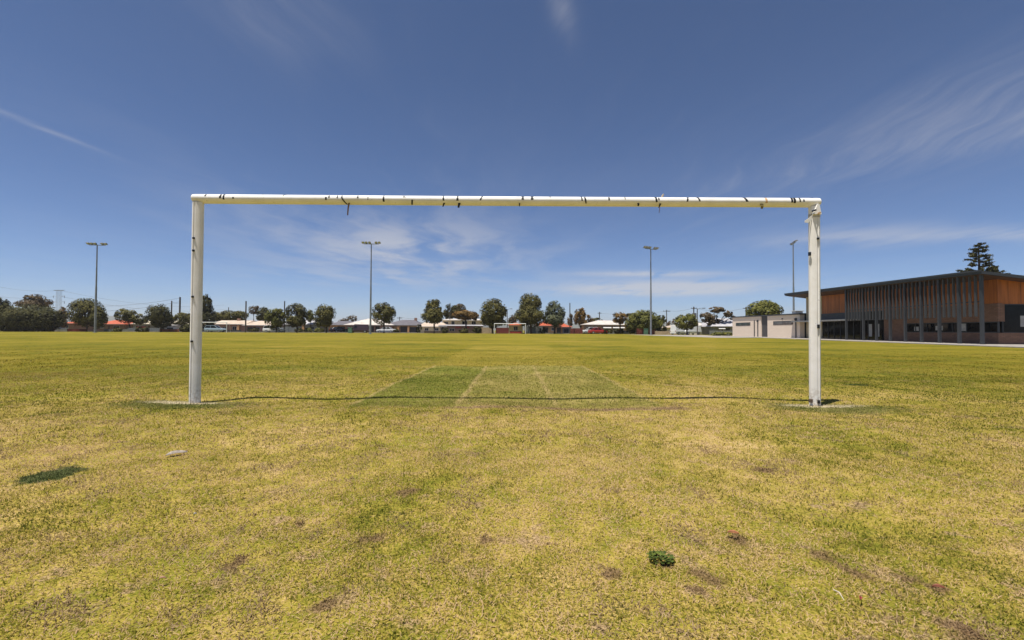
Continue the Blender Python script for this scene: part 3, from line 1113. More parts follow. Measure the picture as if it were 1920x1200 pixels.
def floodlight(px, d, h, label, rz, n=3):
    g = thing('floodlight', label, 'floodlight', (X(px, d), d, 0), rz, 'floodlights round the field')
    pl = MB().tube([(0, 0, -.05), (0, 0, h * .52)], [.20, .16], 12).build('pole', galv, g, smooth=True)
    MB().tube([(0, 0, h * .52), (0, 0, h - .1)], [.14, .095], 12).build('upper_pole', galv, g, smooth=True)
    MB().box(-.3, .3, -.3, .3, -.02, .06).build('base_plate', galv, g)
    MB().box(-1.45, 1.45, -.06, .06, h - .12, h).build('crossarm', galv, g)
    for k in range(n):
        xx = (k - (n - 1) / 2) * 1.28
        for q in (0, 1):
            x2 = xx + (q - .5) * .62
            if n == 3 and k == 1 and q == 1:
                continue
            mb = MB()
            a = R(-24)
            vs = []
            for z_, (hw, dp0, dp1) in ((0, (.25, -.37, .24)), (.24, (.17, -.23, .16))):
                for sx_, y_ in ((-1, dp0), (1, dp0), (1, dp1), (-1, dp1)):
                    yy, zz_ = y_ * math.cos(a) - z_ * math.sin(a), y_ * math.sin(a) + z_ * math.cos(a)
                    vs.append((x2 + sx_ * hw, yy - .1, h + .12 + zz_))
            mb.add(vs, [(3, 2, 1, 0), (4, 5, 6, 7), (0, 1, 5, 4), (1, 2, 6, 5), (2, 3, 7, 6), (3, 0, 4, 7)])
            hd = mb.build('lamp_head', lamp_dark, g)
            ln = []
            for sx_, y_ in ((-1, -.31), (1, -.31), (1, .19), (-1, .19)):
                ln.append((x2 + sx_ * .21, y_ * math.cos(a) - .1, h + .115 + y_ * math.sin(a)))
            MB().add(ln + [(p[0], p[1], p[2] - .01) for p in ln],
                     [(0, 1, 2, 3), (7, 6, 5, 4), (0, 4, 5, 1), (1, 5, 6, 2), (2, 6, 7, 3), (3, 7, 4, 0)]).build('lens', lens_m, hd)
            MB().box(x2 - .03, x2 + .03, -.13, -.061, h - .05, h + .16).build('bracket', galv, hd)
    return g


floodlight(178.5, 91, 17.6, 'tall grey floodlight pole beside the round topped tree and orange roofed house', R(8))
floodlight(694.5, 88.5, 17.6, 'tall grey floodlight pole in front of the white hipped roof house', 0)
floodlight(1220.5, 91, 17.3, 'tall grey floodlight pole in front of the wide spreading willowy tree', R(25))
floodlight(1488.5, 90, 18.3, 'tall grey floodlight pole rising behind the beige changing rooms', R(72))

# ------------------------------------------------------------------ trees
bark = mat('bark', (.085, .06, .045), .9, .25, 3, .4)


def leaf_mat(name, c):
    if name in MATS:
        return MATS[name]
    m = bpy.data.materials.new(name)
    m.use_nodes = True
    t = NT(m.node_tree)
    b = m.node_tree.nodes['Principled BSDF']
    r = t.new('ShaderNodeAttribute', attribute_name='rnd').outputs['Fac']
    n = t.noise(t.new('ShaderNodeTexCoord').outputs['Object'], .5, 2)
    f = t.m('ADD', t.m('MULTIPLY', r, .7), t.m('MULTIPLY', n, .45))
    lo = tuple(v * .45 for v in c)
    hi = (c[0] * 1.75, c[1] * 1.55, c[2] * 1.25)
    cc = t.ramp(f, [(.15, lo), (.5, c), (.95, hi)])
    t.put(b.inputs['Base Color'], cc)
    b.inputs['Roughness'].default_value = .6
    b.inputs['Specular IOR Level'].default_value = .08
    MATS[name] = m
    return m


LEAF = {
    'olive': leaf_mat('leaf_olive', (.082, .078, .024)),
    'dark': leaf_mat('leaf_dark', (.052, .052, .019)),
    'green': leaf_mat('leaf_green', (.098, .102, .026)),
    'gum': leaf_mat('leaf_gum', (.095, .072, .042)),
    'rust': leaf_mat('leaf_rust', (.14, .088, .028)),
    'grey': leaf_mat('leaf_grey', (.075, .085, .050)),
}


def leaves(lobes, size, dens, seed, gap=0.0):
    """leaf sprays spread in clumps through ellipsoids given as (cx, cy, cz, rx, ry, rz)"""
    r = np.random.default_rng(seed)
    allv, rn = [], []
    for cx, cy, cz, rx, ry, rz in lobes:
        area = 4 * PI * ((rx * rz + rx * ry + ry * rz) / 3)
        ncl = max(14, int(area / (size * size * 7)))
        d = r.normal(size=(ncl, 3))
        d /= np.linalg.norm(d, axis=1)[:, None]
        rad = r.uniform(.45, 1.0, ncl) ** .6
        cen = d * rad[:, None]
        shade = r.random(ncl)
        per = int(5.2 * dens * area / (size * size) / ncl) + 2
        k = np.repeat(np.arange(ncl), per)
        if gap:
            k = k[r.random(len(k)) > gap]
        sp = r.normal(size=(len(k), 3)) * .13
        p = cen[k] + sp
        q = np.linalg.norm(p, axis=1)
        p *= np.minimum(1, 1.07 / np.maximum(q, 1e-6))[:, None]
        P = p * np.array([rx, ry, rz]) + np.array([cx, cy, cz])
        nrm = p / np.maximum(np.linalg.norm(p, axis=1)[:, None], .05) + r.normal(size=p.shape) * .42 + np.array([0, 0, .3])
        nrm /= np.linalg.norm(nrm, axis=1)[:, None]
        t1 = np.cross(nrm, r.normal(size=p.shape))
        t1 /= np.maximum(np.linalg.norm(t1, axis=1)[:, None], 1e-6)
        t2 = np.cross(nrm, t1)
        s = size * r.uniform(.55, 1.2, len(k))[:, None]
        quad = np.stack([P - t1 * s * .62, P + t2 * s * .34 - t1 * s * .05, P + t1 * s * .62, P - t2 * s * .34 + t1 * s * .08], 1)
        allv.append(quad.reshape(-1, 3))
        rn.append(np.repeat(np.clip(shade[k] * .6 + r.random(len(k)) * .4, 0, 1), 4))
    V_ = np.concatenate(allv)
    return V_, np.concatenate(rn)


TREE_SEED = [100]


def tree(name, label, lobes_px, d, kind, trunk_px=None, base_z=0.0, size=.38, dens=1.25, gap=0.0, group=None, depth_scale=1.0, trunk_r=.2):
    """lobes_px: (centre x, centre y, half width, half height) in photograph pixels at distance d"""
    TREE_SEED[0] += 1
    x0 = trunk_px if trunk_px is not None else sum(l[0] for l in lobes_px) / len(lobes_px)
    base = Vector((X(x0, d), d, base_z))
    g = thing(name, label, 'tree', base, 0, group)
    rr = random.Random(TREE_SEED[0])
    lobes = []
    for cx, cy, hw, hh in lobes_px:
        c = W(cx, cy, d)
        rx, rz = hw / F * d, hh / F * d
        off = rr.uniform(-.25, .25) * rx if len(lobes_px) > 1 else 0
        lobes.append((c.x - base.x, off, c.z - base.z, rx, max(rx * .9, rz * .6) * depth_scale, rz))
    V_, A = leaves(lobes, size, dens, TREE_SEED[0], gap)
    n = len(V_)
    cr = fast_mesh('crown', V_, np.arange(n), 4, LEAF[kind], {'rnd': A})
    cr.parent = g
    mb = MB()
    big = max(lobes, key=lambda l: l[3] * l[5])
    ztop = big[2]
    fork = max(big[2] - big[5] * .8, .5)
    j = rr.uniform(-.08, .08)
    mb.tube([(0, 0, -.1), (j, 0, fork * .5), (big[0] * .3 + j, 0, fork), (big[0] * .8, 0, ztop + big[5] * .3)],
            [trunk_r * 1.25, trunk_r, trunk_r * .85, trunk_r * .3], 8)
    for l in lobes:
        for k in range(3):
            a = rr.uniform(0, 2 * PI)
            mb.tube([(big[0] * .3 + j, 0, fork * .92),
                     (l[0] * .6 + math.cos(a) * l[3] * .25, l[1] * .6 + math.sin(a) * l[4] * .25, (fork + l[2]) / 2),
                     (l[0] + math.cos(a) * l[3] * .6, l[1] + math.sin(a) * l[4] * .6, l[2] + l[5] * rr.uniform(-.1, .45))],
                    [trunk_r * .55, trunk_r * .35, trunk_r * .12], 6)
    mb.build('trunk', bark, g, smooth=True)
    return g


SG = 'rounded street trees along the far side of the field'
tree('shade_tree', 'dark tree cut by the edge of the view beside the broad dark tree', [(-2, 590, 20, 30), (6, 577, 12, 17)], 112, 'dark', 2, size=.4)
tree('shade_tree', 'broad low dark spreading tree left of the transmission tower', [(66, 597, 48, 25), (40, 600, 26, 24), (95, 600, 22, 22)], 108, 'dark', 62, size=.42)
tree('gum_tree', 'thin brown gum rising behind the broad dark spreading tree', [(48, 558, 8, 5), (68, 560, 14, 8), (88, 566, 9, 6), (60, 570, 26, 8)], 135, 'gum', 66, size=.42, dens=.8, gap=.2)
tree('cypress_tree', 'small rusty narrow tree beside the broad dark spreading tree', [(116, 596, 5, 20)], 128, 'rust', 116, size=.35)
tree('street_tree', 'round dark green tree with a lower lobe behind the floodlight', [(156, 586, 28, 26), (184, 594, 15, 22)], 110, 'olive', 163, group=SG)
tree('street_tree', 'low two lobed tree beside the orange roofed house', [(235, 592, 17, 13), (258, 598, 15, 10)], 118, 'olive', 244, group=SG, trunk_r=.14)
tree('street_tree', 'round dense tree in front of the cream roofed house', [(300, 590, 21, 20), (303, 602, 18, 12)], 110, 'dark', 302, group=SG)
tree('bush_tree', 'low olive bush tree behind the left post of the near goal', [(343, 599, 17, 12), (360, 596, 12, 10)], 124, 'olive', 345)
tree('pine_tree', 'tall dark pointed pine just right of the near goal left post', [(388, 572, 9, 19), (390, 594, 13, 22), (386, 560, 6, 10)], 118, 'dark', 388, size=.36)
tree('garden_tree', 'low row of mixed trees behind the pale roofed brick house', [(410, 594, 16, 9), (432, 592, 18, 10), (450, 592, 14, 9)], 142, 'olive', 432)
tree('gum_tree', 'small open gum behind the second pale skillion roof', [(475, 581, 10, 8), (481, 578, 6, 5)], 150, 'gum', 475, dens=.7, gap=.25)
tree('garden_tree', 'dark round tree behind the second pale skillion roof', [(494, 590, 13, 14)], 138, 'dark', 494)
tree('street_tree', 'shaggy tree beside the white station wagon', [(517, 598, 17, 19), (522, 588, 10, 9)], 110, 'green', 518, group=SG)
tree('street_tree', 'full round tree right of the dark telegraph pole by the grey fence', [(556, 590, 19, 20), (556, 602, 17, 12)], 109, 'olive', 557, group=SG)
tree('garden_tree', 'small dark tree between two round street trees', [(582, 592, 9, 11)], 126, 'green', 582)
tree('street_tree', 'full round tree beside the orange brick wall', [(609, 590, 19, 20), (605, 603, 16, 12)], 109, 'olive', 612, group=SG)
tree('garden_tree', 'pale open tree behind the grey roof left of the white hipped roof', [(661, 597, 10, 6), (645, 601, 10, 4)], 150, 'gum', 660, dens=.6, gap=.3)
tree('street_tree', 'lollipop shaped round tree between white and grey hipped roofs', [(719, 588, 21.5, 20)], 107, 'olive', 720, group=SG, trunk_r=.18)
tree('street_tree', 'tall open topped tree beside the cream two storey flats', [(812, 576, 15, 16), (812, 592, 21, 15)], 108, 'olive', 814, group=SG)
tree('garden_tree', 'dark green tree behind the cream flats', [(842, 585, 11, 14), (856, 584, 10, 12)], 140, 'dark', 848)
tree('gum_tree', 'brown round gum behind the cream flats', [(862, 580, 11, 10)], 146, 'gum', 862)
tree('garden_tree', 'low rusty spreading tree in front of the cream flats', [(872, 591, 24, 9), (886, 594, 12, 8)], 119, 'rust', 874)
tree('street_tree', 'big rounded tree left of the distant central goal', [(925, 585, 24, 24), (922, 600, 20, 15), (940, 594, 13, 16)], 109, 'olive', 924, group=SG)
tree('street_tree', 'tallest domed tree behind the distant central goal', [(994, 573, 21, 24), (994, 592, 28, 20)], 109, 'olive', 996, group=SG, trunk_r=.26)
tree('street_tree', 'rounded grey green tree over the orange red roof', [(1041, 585, 18, 20), (1038, 600, 20, 12)], 111, 'grey', 1040, group=SG)
tree('garden_tree', 'brown tree between the orange red roof and red fence', [(960, 600, 9, 9)], 128, 'gum', 960)
tree('garden_tree', 'rusty brown ragged tree behind the red fence', [(1085, 596, 10, 16), (1100, 602, 12, 12), (1092, 592, 7, 14)], 126, 'rust', 1090)
tree('garden_tree', 'thin grey tree beside the telegraph pole and red fence', [(1069, 600, 5, 15)], 130, 'gum', 1069, gap=.3)
tree('garden_tree', 'small dark tree left of the pale hipped roof', [(1118, 603, 12, 7)], 138, 'olive', 1118)
tree('garden_tree', 'small olive tree in front of the pale hipped roof', [(1162, 596, 14, 11)], 113, 'rust', 1163, trunk_r=.13)
tree('willow_tree', 'wide willowy light green tree behind the right centre floodlight', [(1207, 603, 27, 21), (1192, 607, 18, 18), (1226, 609, 18, 17)], 106, 'green', 1210, size=.36)
tree('garden_tree', 'dark flat topped tree behind the willowy tree', [(1185, 592, 12, 5), (1240, 600, 9, 9)], 132, 'dark', 1215)
tree('street_tree', 'low round bright tree in front of the white vans', [(1287, 603, 21, 15)], 92, 'green', 1288, trunk_r=.14)
tree('garden_tree', 'small mixed bush beside the low tan wall', [(1260, 610, 8, 12)], 118, 'gum', 1260)
tree('gum_tree', 'dark gum with a flat open top beside the beige changing rooms', [(1345, 581, 14, 6), (1364, 588, 9, 6), (1336, 598, 12, 13), (1324, 594, 11, 10), (1373, 595, 6, 4)], 100, 'gum', 1340, size=.36)
tree('garden_tree', 'broad domed tree rising over the roof of the beige changing rooms', [(1433, 585, 31, 20), (1437, 574, 18, 11)], 86, 'green', 1433)
tree('hedge_bush', 'low green bush at the foot of the beige changing rooms wall', [(1345, 627, 12, 4), (1362, 627, 11, 4)], 84, 'green', 1350, trunk_r=.05)
tree('garden_tree', 'low dark bushes under the gum by the grey roof shed', [(1140, 620, 10, 6)], 110, 'dark', 1140, trunk_r=.06)
tree('garden_tree', 'low dark bush row at the red end of the grey fence', [(1182, 619, 9, 7)], 110, 'dark', 1182, trunk_r=.06)
tree('garden_tree', 'dark shrub against the grey hipped roof garage', [(786, 617, 6, 9)], 120, 'dark', 786, trunk_r=.06)
tree('garden_tree', 'green shrub beside the brick pier under the grey white roof', [(578, 620, 8, 6)], 116, 'green', 578, trunk_r=.06)

for px, py, hw, hh, d, kind, lab in (  # shrubs added to darken the shaded band of fences and hedges
        (833, 619, 7, 6, 112, 'dark', 'added dark shrub before the left window of the shopfront'), (868, 620, 9, 5, 112, 'olive', 'added low olive shrub before the middle of the shopfront'),
        (894, 618, 8, 7, 112, 'dark', 'added dark shrub before the shopfront door'), (1160, 621, 9, 5, 112.5, 'dark', 'added dark low shrub before the white awnings'),
        (476, 619, 9, 6, 118, 'dark', 'added dark shrub before the garage with pale sloping roof'), (598, 620, 9, 6, 117, 'green', 'added green shrub under the full round tree by orange brick'),
        (560, 620, 8, 5, 116, 'dark', 'added dark shrub at the end of the tall grey sheet fence'), (268, 618, 10, 6, 112, 'dark', 'added dark shrub before the cream roofed grey house'),
        (218, 619, 8, 5, 111, 'olive', 'added olive shrub before the orange tiled roof cottage'), (348, 616, 10, 8, 112, 'dark', 'added dark shrub left of the near goal left post'),
        (742, 621, 6, 5, 116, 'dark', 'added dark shrub beside the tan brick pier'), (1241, 617, 8, 8, 104, 'dark', 'added dark shrub right of the red sheet fence'),
        (1018, 619, 7, 6, 112, 'dark', 'added dark shrub before the orange red roofed house'), (20, 612, 16, 11, 106, 'dark', 'added dark shrub beneath the tree at the edge of view')):
    tree('added_shrub', lab, [(px, py, hw, hh), (px + hw * .5, py + 1, hw * .6, hh * .8)], d, kind, px, trunk_r=.05, size=.3)

# Norfolk pine behind the clubroom: tiers of upswept branches
ND = 72
nt = thing('norfolk_pine', 'tall tiered pine rising behind the roof of the clubroom', 'tree', (X(1838, ND), ND, 0))
ntop = Z(1836, 456, ND)
MB().tube([(0, 0, -.1), (0, 0, ntop * .6), (0, 0, ntop)], [.32, .2, .04], 8).build('trunk', bark, nt, smooth=True)
rp = random.Random(12)
bv, br = [], []
limb = MB()
h = ntop - .3
tier = 0
while h > 3.0:
    f = (ntop - h)
    L = min(.45 + f * .46, 3.0) * rp.uniform(.8, 1.15)
    nb = 5 + (tier % 2)
    if h < ntop - 2 and rp.random() < .12:
        h -= .3
    for k in range(nb):
        if f > 1.6 and rp.random() < .08:
            continue
        a = 2 * PI * k / nb + tier * 2.4 + rp.uniform(-.35, .35)
        h0, h = h, h + rp.uniform(-.3, .3)
        LL = L * rp.uniform(.7, 1.1)
        dx_, dy_ = math.cos(a), math.sin(a)
        end = Vector((dx_ * LL, dy_ * LL, h + LL * .12))
        limb.tube([(0, 0, h), (dx_ * LL * .6, dy_ * LL * .6, h - LL * .04), end], [.05, .035, .015], 5)
        nn_ = int(26 + LL * 62)
        for q in range(nn_):
            u = rp.uniform(.45, 1.05) if LL > .8 else rp.uniform(.2, 1.05)
            c = Vector((dx_ * LL * u, dy_ * LL * u, h + LL * (.2 * u * u - .1 * u))) + Vector(
                (rp.gauss(0, .13), rp.gauss(0, .13), rp.gauss(.02, .09)))
            t1 = Vector((rp.gauss(0, 1), rp.gauss(0, 1), rp.gauss(.3, .6))).normalized()
            t2 = t1.cross(Vector((rp.gauss(0, 1), rp.gauss(0, 1), rp.gauss(0, 1)))).normalized()
            s_ = rp.uniform(.16, .3)
            bv += [c - t1 * s_ * .6, c + t2 * s_ * .3, c + t1 * s_ * .6, c - t2 * s_ * .3]
            br += [rp.random()] * 4
        h = h0
    h -= rp.uniform(.5, .75)
    tier += 1
limb.build('limbs', bark, nt)
cr = fast_mesh('crown', np.array([tuple(v) for v in bv]), np.arange(len(bv)), 4, LEAF['dark'], {'rnd': np.array(br)})
cr.parent = nt
tree('garden_tree', 'dark treetop showing behind the near end of the clubroom roof', [(1860, 506, 10, 9), (1846, 514, 18, 6)], 74, 'dark', 1856)

# ------------------------------------------------------------------ houses across the street
def rm(n, c, tile=False):
    return ribbed_mat('roof_' + n, c, .3 if tile else .25, 'x', .55, tile)


ROOF = dict(orange=rm('orange', (.46, .10, .038), True), cream=rm('cream', (.52, .45, .32)), pink=rm('pink_cream', (.54, .43, .33)),
            white=rm('white', (.58, .52, .46)), grey=rm('grey_tile', (.13, .12, .13), True), lgrey=rm('light_grey', (.46, .44, .45)),
            dark=rm('dark', (.09, .085, .09)))
WALL = dict(red=brick_mat('red_brick', (.27, .13, .085), (.33, .17, .11), (.3, .24, .2)), tan=brick_mat('tan_brick', (.46, .28, .13), (.52, .33, .16), (.4, .3, .2)),
            orange=brick_mat('orange_brick', (.50, .24, .09), (.55, .28, .11), (.4, .28, .18)), cream=mat('cream_render', (.66, .55, .36), .8, .08),
            grey=mat('grey_weatherboard', (.24, .235, .225), .8, .12), white=mat('white_render', (.70, .64, .56), .8, .08),
            brown=brick_mat('brown_house_brick', (.20, .12, .08), (.24, .15, .10), (.2, .15, .12)))
frame_w = mat('window_frame', (.62, .60, .56), .5, .05)
dark_open = mat('garage_shade', (.035, .033, .032), .8, .2)
house_glass = glass_mat('house_glass', (.03, .034, .038), .1)


def house(name, label, px0, px1, d, eave, ridge, roof, wall, openings=(), inset=None, deep=9.0, ridge_px=None, over=.45, chimney=None, cat='house', gable=False):
    x0, x1 = X(px0, d), X(px1, d)
    pm = (px0 + px1) / 2
    ze, zr = Z(pm, eave, d), Z(pm, ridge, d)
    cx = (x0 + x1) / 2
    g = thing(name, label, cat, (cx, d, 0))
    hx = (x1 - x0) / 2
    MB().box(-hx + over, hx - over, over, deep - over, -.05, ze + .02).build('wall', WALL[wall], g)
    # roof body with fascia
    if ridge_px:
        r0, r1 = X(ridge_px[0], d) - cx, X(ridge_px[1], d) - cx
    else:
        ins = inset if inset is not None else min(hx * .8, deep * .45)
        r0, r1 = -hx + ins, hx - ins
    mb = MB()
    ft = .14
    e = [(-hx, 0), (hx, 0), (hx, deep), (-hx, deep)]
    vs = [(x, y, ze) for x, y in e] + [(x, y, ze + ft) for x, y in e] + [(r0, deep / 2, zr + .12), (r1, deep / 2, zr + .12)]
    mb.add(vs, [(3, 2, 1, 0), (0, 1, 5, 4), (1, 2, 6, 5), (2, 3, 7, 6), (3, 0, 4, 7), (4, 5, 9, 8), (6, 7, 8, 9), (5, 6, 9), (7, 4, 8)])
    rf = mb.build('roof', ROOF[roof], g)
    MB().box(-hx - .06, hx + .06, -.12, -.005, ze + .03, ze + .14).build('gutter', frame_w if roof in ('white', 'cream', 'pink') else WALL['grey'], rf)
    if chimney:
        c = X(chimney, d) - cx
        MB().box(c - .35, c + .35, deep * .45, deep * .45 + .6, zr - .6, zr + .7).build('chimney', WALL['red'], rf)
    for op in openings:
        kind, a, b_, t_, bt_ = op
        xa_, xb_ = X(a, d) - cx, X(b_, d) - cx
        z1_, z0_ = Z(a, t_, d), max(Z(a, bt_, d), .02)
        yf = over
        if kind == 'window':
            wn = MB().box(xa_, xb_, yf - .06, yf - .002, z0_, z1_).build('window', frame_w, g)
            w_ = (xb_ - xa_) / 2
            for k in range(2):
                MB().box(xa_ + .06 + k * (w_ - .03), xa_ + w_ - .03 + k * (w_ - .03), yf - .075, yf - .061, z0_ + .06, z1_ - .06).build('pane', house_glass, wn)
            MB().box(xa_ - .06, xb_ + .06, yf - .12, yf - .003, z0_ - .08, z0_ - .002).build('sill', frame_w, wn)
        elif kind == 'door':
            dr = MB().box(xa_, xb_, yf - .05, yf - .002, .02, z1_).build('door', mat('house_door', (.10, .055, .035), .5), g)
            MB().box(xb_ - .16, xb_ - .1, yf - .1, yf - .051, 1.0, 1.06).build('handle', galv, dr)
        elif kind == 'garage':
            gd = MB().box(xa_, xb_, yf - .04, yf - .002, .02, z1_).build('garage_door', dark_open, g)
            for k in range(4):
                zz_ = .02 + (z1_ - .02) * k / 4
                MB().box(xa_ + .05, xb_ - .05, yf - .06, yf - .041, zz_ + .04, zz_ + (z1_ - .02) / 4 - .04).build('panel', mat('garage_panel', (.055, .052, .05), .7), gd)
        elif kind == 'awning':
            MB().add([(xa_, yf - .9, z0_), (xb_, yf - .9, z0_), (xb_, yf - .01, z1_), (xa_, yf - .01, z1_),
                      (xa_, yf - .9, z0_ - .05), (xb_, yf - .9, z0_ - .05), (xb_, yf - .01, z1_ - .05), (xa_, yf - .01, z1_ - .05)],
                     [(0, 1, 2, 3), (7, 6, 5, 4), (0, 4, 5, 1), (1, 5, 6, 2), (2, 6, 7, 3), (3, 7, 4, 0)]).build('awning', frame_w, g)
        elif kind == 'redsign':
            MB().box(xa_, xb_, yf - .1, yf - .002, z0_, z1_).build('red_panel', mat('red_panel', (.34, .05, .04), .6), g)
        elif kind == 'pier':
            MB().box(xa_, xb_, -.02, .4, -.02, ze - .002).build('pier', WALL['orange'], g)
        elif kind == 'wing':
            MB().box(xa_, xb_, -.6, yf - .002, -.02, z1_).build('wing_wall', WALL['tan'], g)
    return g


H = house
H('house', 'orange tiled roof cottage with cream window beside the floodlight', 178, 234, 128, 608.5, 599, 'orange', 'brown',
  [('window', 186, 192, 609, 615), ('door', 200, 203, 611, 623), ('window', 210, 222, 611, 617)], ridge_px=(196, 208))
H('house', 'orange roof corner showing between the rusty tree and round tree', 112, 140, 131, 607, 601, 'orange', 'red', [('window', 120, 126, 609, 615)])
H('house', 'cream roofed grey house behind the round dense tree', 244, 290, 127, 608, 600, 'cream', 'grey',
  [('window', 252, 258, 611, 618), ('redsign', 254, 272, 612, 616), ('door', 275, 279, 611, 623)], ridge_px=(262, 282))
H('house', 'cream roofed pale house behind the left post of the near goal', 288, 368, 130, 608.5, 600.5, 'cream', 'grey',
  [('window', 296, 306, 611, 618), ('window', 330, 340, 611, 618), ('door', 318, 322, 611, 624)], ridge_px=(318, 352))
H('shed', 'small white flat roofed garage beside the cream roofed house', 305, 332, 121, 610.5, 608.5, 'white', 'white', [('garage', 310, 322, 614, 623)], deep=5, inset=.3, cat='shed')
H('house', 'long brick house with pale roof and dark ridge behind the distant left goal', 392, 461, 124, 608.5, 601, 'pink', 'red',
  [('window', 402, 409, 612, 618), ('window', 416, 423, 613, 618), ('window', 434, 442, 612, 619), ('pier', 444, 448, 608, 624)], inset=.6, chimney=430)
H('house', 'brick house with pale sloping roof beside a dark telegraph pole', 454, 508, 122.5, 610.5, 602, 'pink', 'red',
  [('garage', 462, 474, 613, 624), ('window', 478, 486, 613, 619), ('door', 490, 494, 613, 624)], ridge_px=(468, 505))
H('house', 'grey house with pale grey roof mostly behind a round street tree', 528, 600, 126, 609, 599, 'lgrey', 'grey',
  [('window', 540, 546, 612, 618), ('pier', 566, 570, 610, 625), ('window', 580, 588, 612, 618)], ridge_px=(540, 588))
H('house', 'grey roofed orange brick house left of the white hipped roof', 612, 662, 125, 610, 602, 'grey', 'orange',
  [('garage', 632, 646, 612, 625), ('window', 618, 626, 614, 620)], ridge_px=(628, 646))
H('house', 'brick house with a bright white hipped roof', 644, 736, 122, 610, 597.5, 'white', 'red',
  [('garage', 688, 700, 612, 626), ('garage', 703, 711, 612, 626), ('window', 650, 658, 613, 619), ('pier', 684, 687, 610, 626), ('window', 716, 726, 613, 619)], ridge_px=(680, 696))
H('house', 'tan brick house with a grey tiled hipped roof', 718, 789, 124, 610.5, 600, 'grey', 'tan',
  [('garage', 750, 763, 612, 626), ('garage', 768, 781, 613, 626), ('pier', 744, 748, 611, 626), ('pier', 764, 767, 611, 626), ('window', 727, 735, 613, 619)], ridge_px=(746, 772), chimney=773)
H('house', 'low pale roofed cream house beside the tall open topped tree', 782, 838, 124, 613, 605, 'pink', 'cream',
  [('window', 796, 803, 615, 620), ('window', 815, 822, 615, 620)], ridge_px=(790, 826))
H('flats', 'cream two storey flats with dark windows behind the rusty tree', 826, 904, 134, 601, 598, 'white', 'cream',
  [('window', 832, 840, 603, 608), ('window', 846, 852, 602, 609), ('window', 866, 876, 602, 610), ('window', 884, 892, 602, 609)], inset=1.5, cat='flats')
H('shop', 'dark low shopfront with red panels below the cream flats', 822, 906, 124, 611.5, 609.5, 'lgrey', 'brown',
  [('window', 826, 838, 614, 622), ('redsign', 854, 864, 612, 615), ('redsign', 872, 880, 612, 615), ('window', 842, 852, 616, 623), ('window', 866, 874, 617, 623), ('door', 888, 892, 613, 625)], inset=.4, deep=6, cat='shop')
H('hut', 'small cream hut with dark window behind the distant central goal', 952, 982, 112, 610.5, 606, 'orange', 'cream',
  [('window', 963, 971, 612, 620), ('redsign', 956, 978, 621, 625)], deep=5, over=.25, cat='hut')
H('house', 'orange red roofed house behind the two tallest trees', 1004, 1066, 122, 611.5, 602, 'orange', 'tan',
  [('garage', 1022, 1028, 614, 626), ('window', 1034, 1040, 614, 620), ('garage', 1044, 1052, 614, 626), ('window', 1010, 1017, 614, 620)], ridge_px=(1024, 1050))
H('shed', 'low reddish roofed shed at the end of the red fence', 1054, 1074, 119, 614, 611, 'orange', 'grey', [('garage', 1058, 1066, 617, 626)], deep=5, inset=.5, cat='shed')
H('house', 'tan brick house with broad pale hipped roof and white awnings', 1093, 1180, 120, 609.5, 601, 'white', 'tan',
  [('door', 1113, 1116, 612, 626), ('window', 1132, 1144, 615, 620), ('awning', 1131, 1146, 612, 615), ('window', 1150, 1160, 615, 620),
   ('awning', 1149, 1161, 612, 615), ('window', 1164, 1170, 615, 620), ('awning', 1163, 1171, 612, 615), ('window', 1100, 1107, 613, 619)], ridge_px=(1128, 1152))
H('house', 'white rendered cottage right of the low round bright tree', 1305, 1332, 104, 611, 606, 'white', 'white', [('window', 1311, 1316, 614, 620), ('door', 1322, 1325, 614, 630)], deep=6, over=.3)
H('house', 'grey green roofed house behind the beige changing rooms', 1336, 1392, 98, 613, 597, 'lgrey', 'grey',
  [('window', 1352, 1358, 616, 622), ('awning', 1347, 1359, 614, 616.5), ('garage', 1362, 1370, 615, 630)], ridge_px=(1352, 1384))
H('house', 'low pale house behind the white vans', 1258, 1312, 112, 615, 610, 'pink', 'white', [('window', 1268, 1274, 617, 622)], ridge_px=(1272, 1300))


# ------------------------------------------------------------------ fences
def fence(px0, px1, d, top, m, label, n=None, post=None, name='fence'):
    x0, x1 = X(px0, d), X(px1, d)
    z1 = Z((px0 + px1) / 2, top, d)
    g = thing(name, label, 'fence', (x0, d, 0))
    n = n or max(1, round((x1 - x0) / 2.4))
    wd = (x1 - x0) / n
    base = None
    for k in range(n):
        if base is None:
            mb = MB()
            cs = 12
            prof = []
            for i in range(cs + 1):
                prof.append((wd * i / cs, .02 if i % 2 else -.02))
            vs = [(x, y, z_) for z_ in (.03, z1) for x, y in prof]
            vs += [(x, y + .03, z_) for z_ in (.03, z1) for x, y in prof]
            q = cs + 1
            fs = [(i, i + 1, q + i + 1, q + i) for i in range(cs)] + [(2 * q + i + 1, 2 * q + i, 3 * q + i, 3 * q + i + 1) for i in range(cs)]
            fs += [(q + i, q + i + 1, 3 * q + i + 1, 3 * q + i) for i in range(cs)] + [(i + 1, i, 2 * q + i, 2 * q + i + 1) for i in range(cs)]
            fs += [(0, q, 3 * q, 2 * q), (cs, 2 * q + cs, 3 * q + cs, q + cs)]
            base = mb.add(vs, fs).build('panel', m, g)
        else:
            o = base.copy()
            col.objects.link(o)
            o.parent = g
            o.location = (wd * k, 0, 0)
    for k in range(n + 1):
        MB().box(wd * k - .04, wd * k + .04, -.08, -.021, -.05, z1 + .05).build('post', post or m, g)
    return g


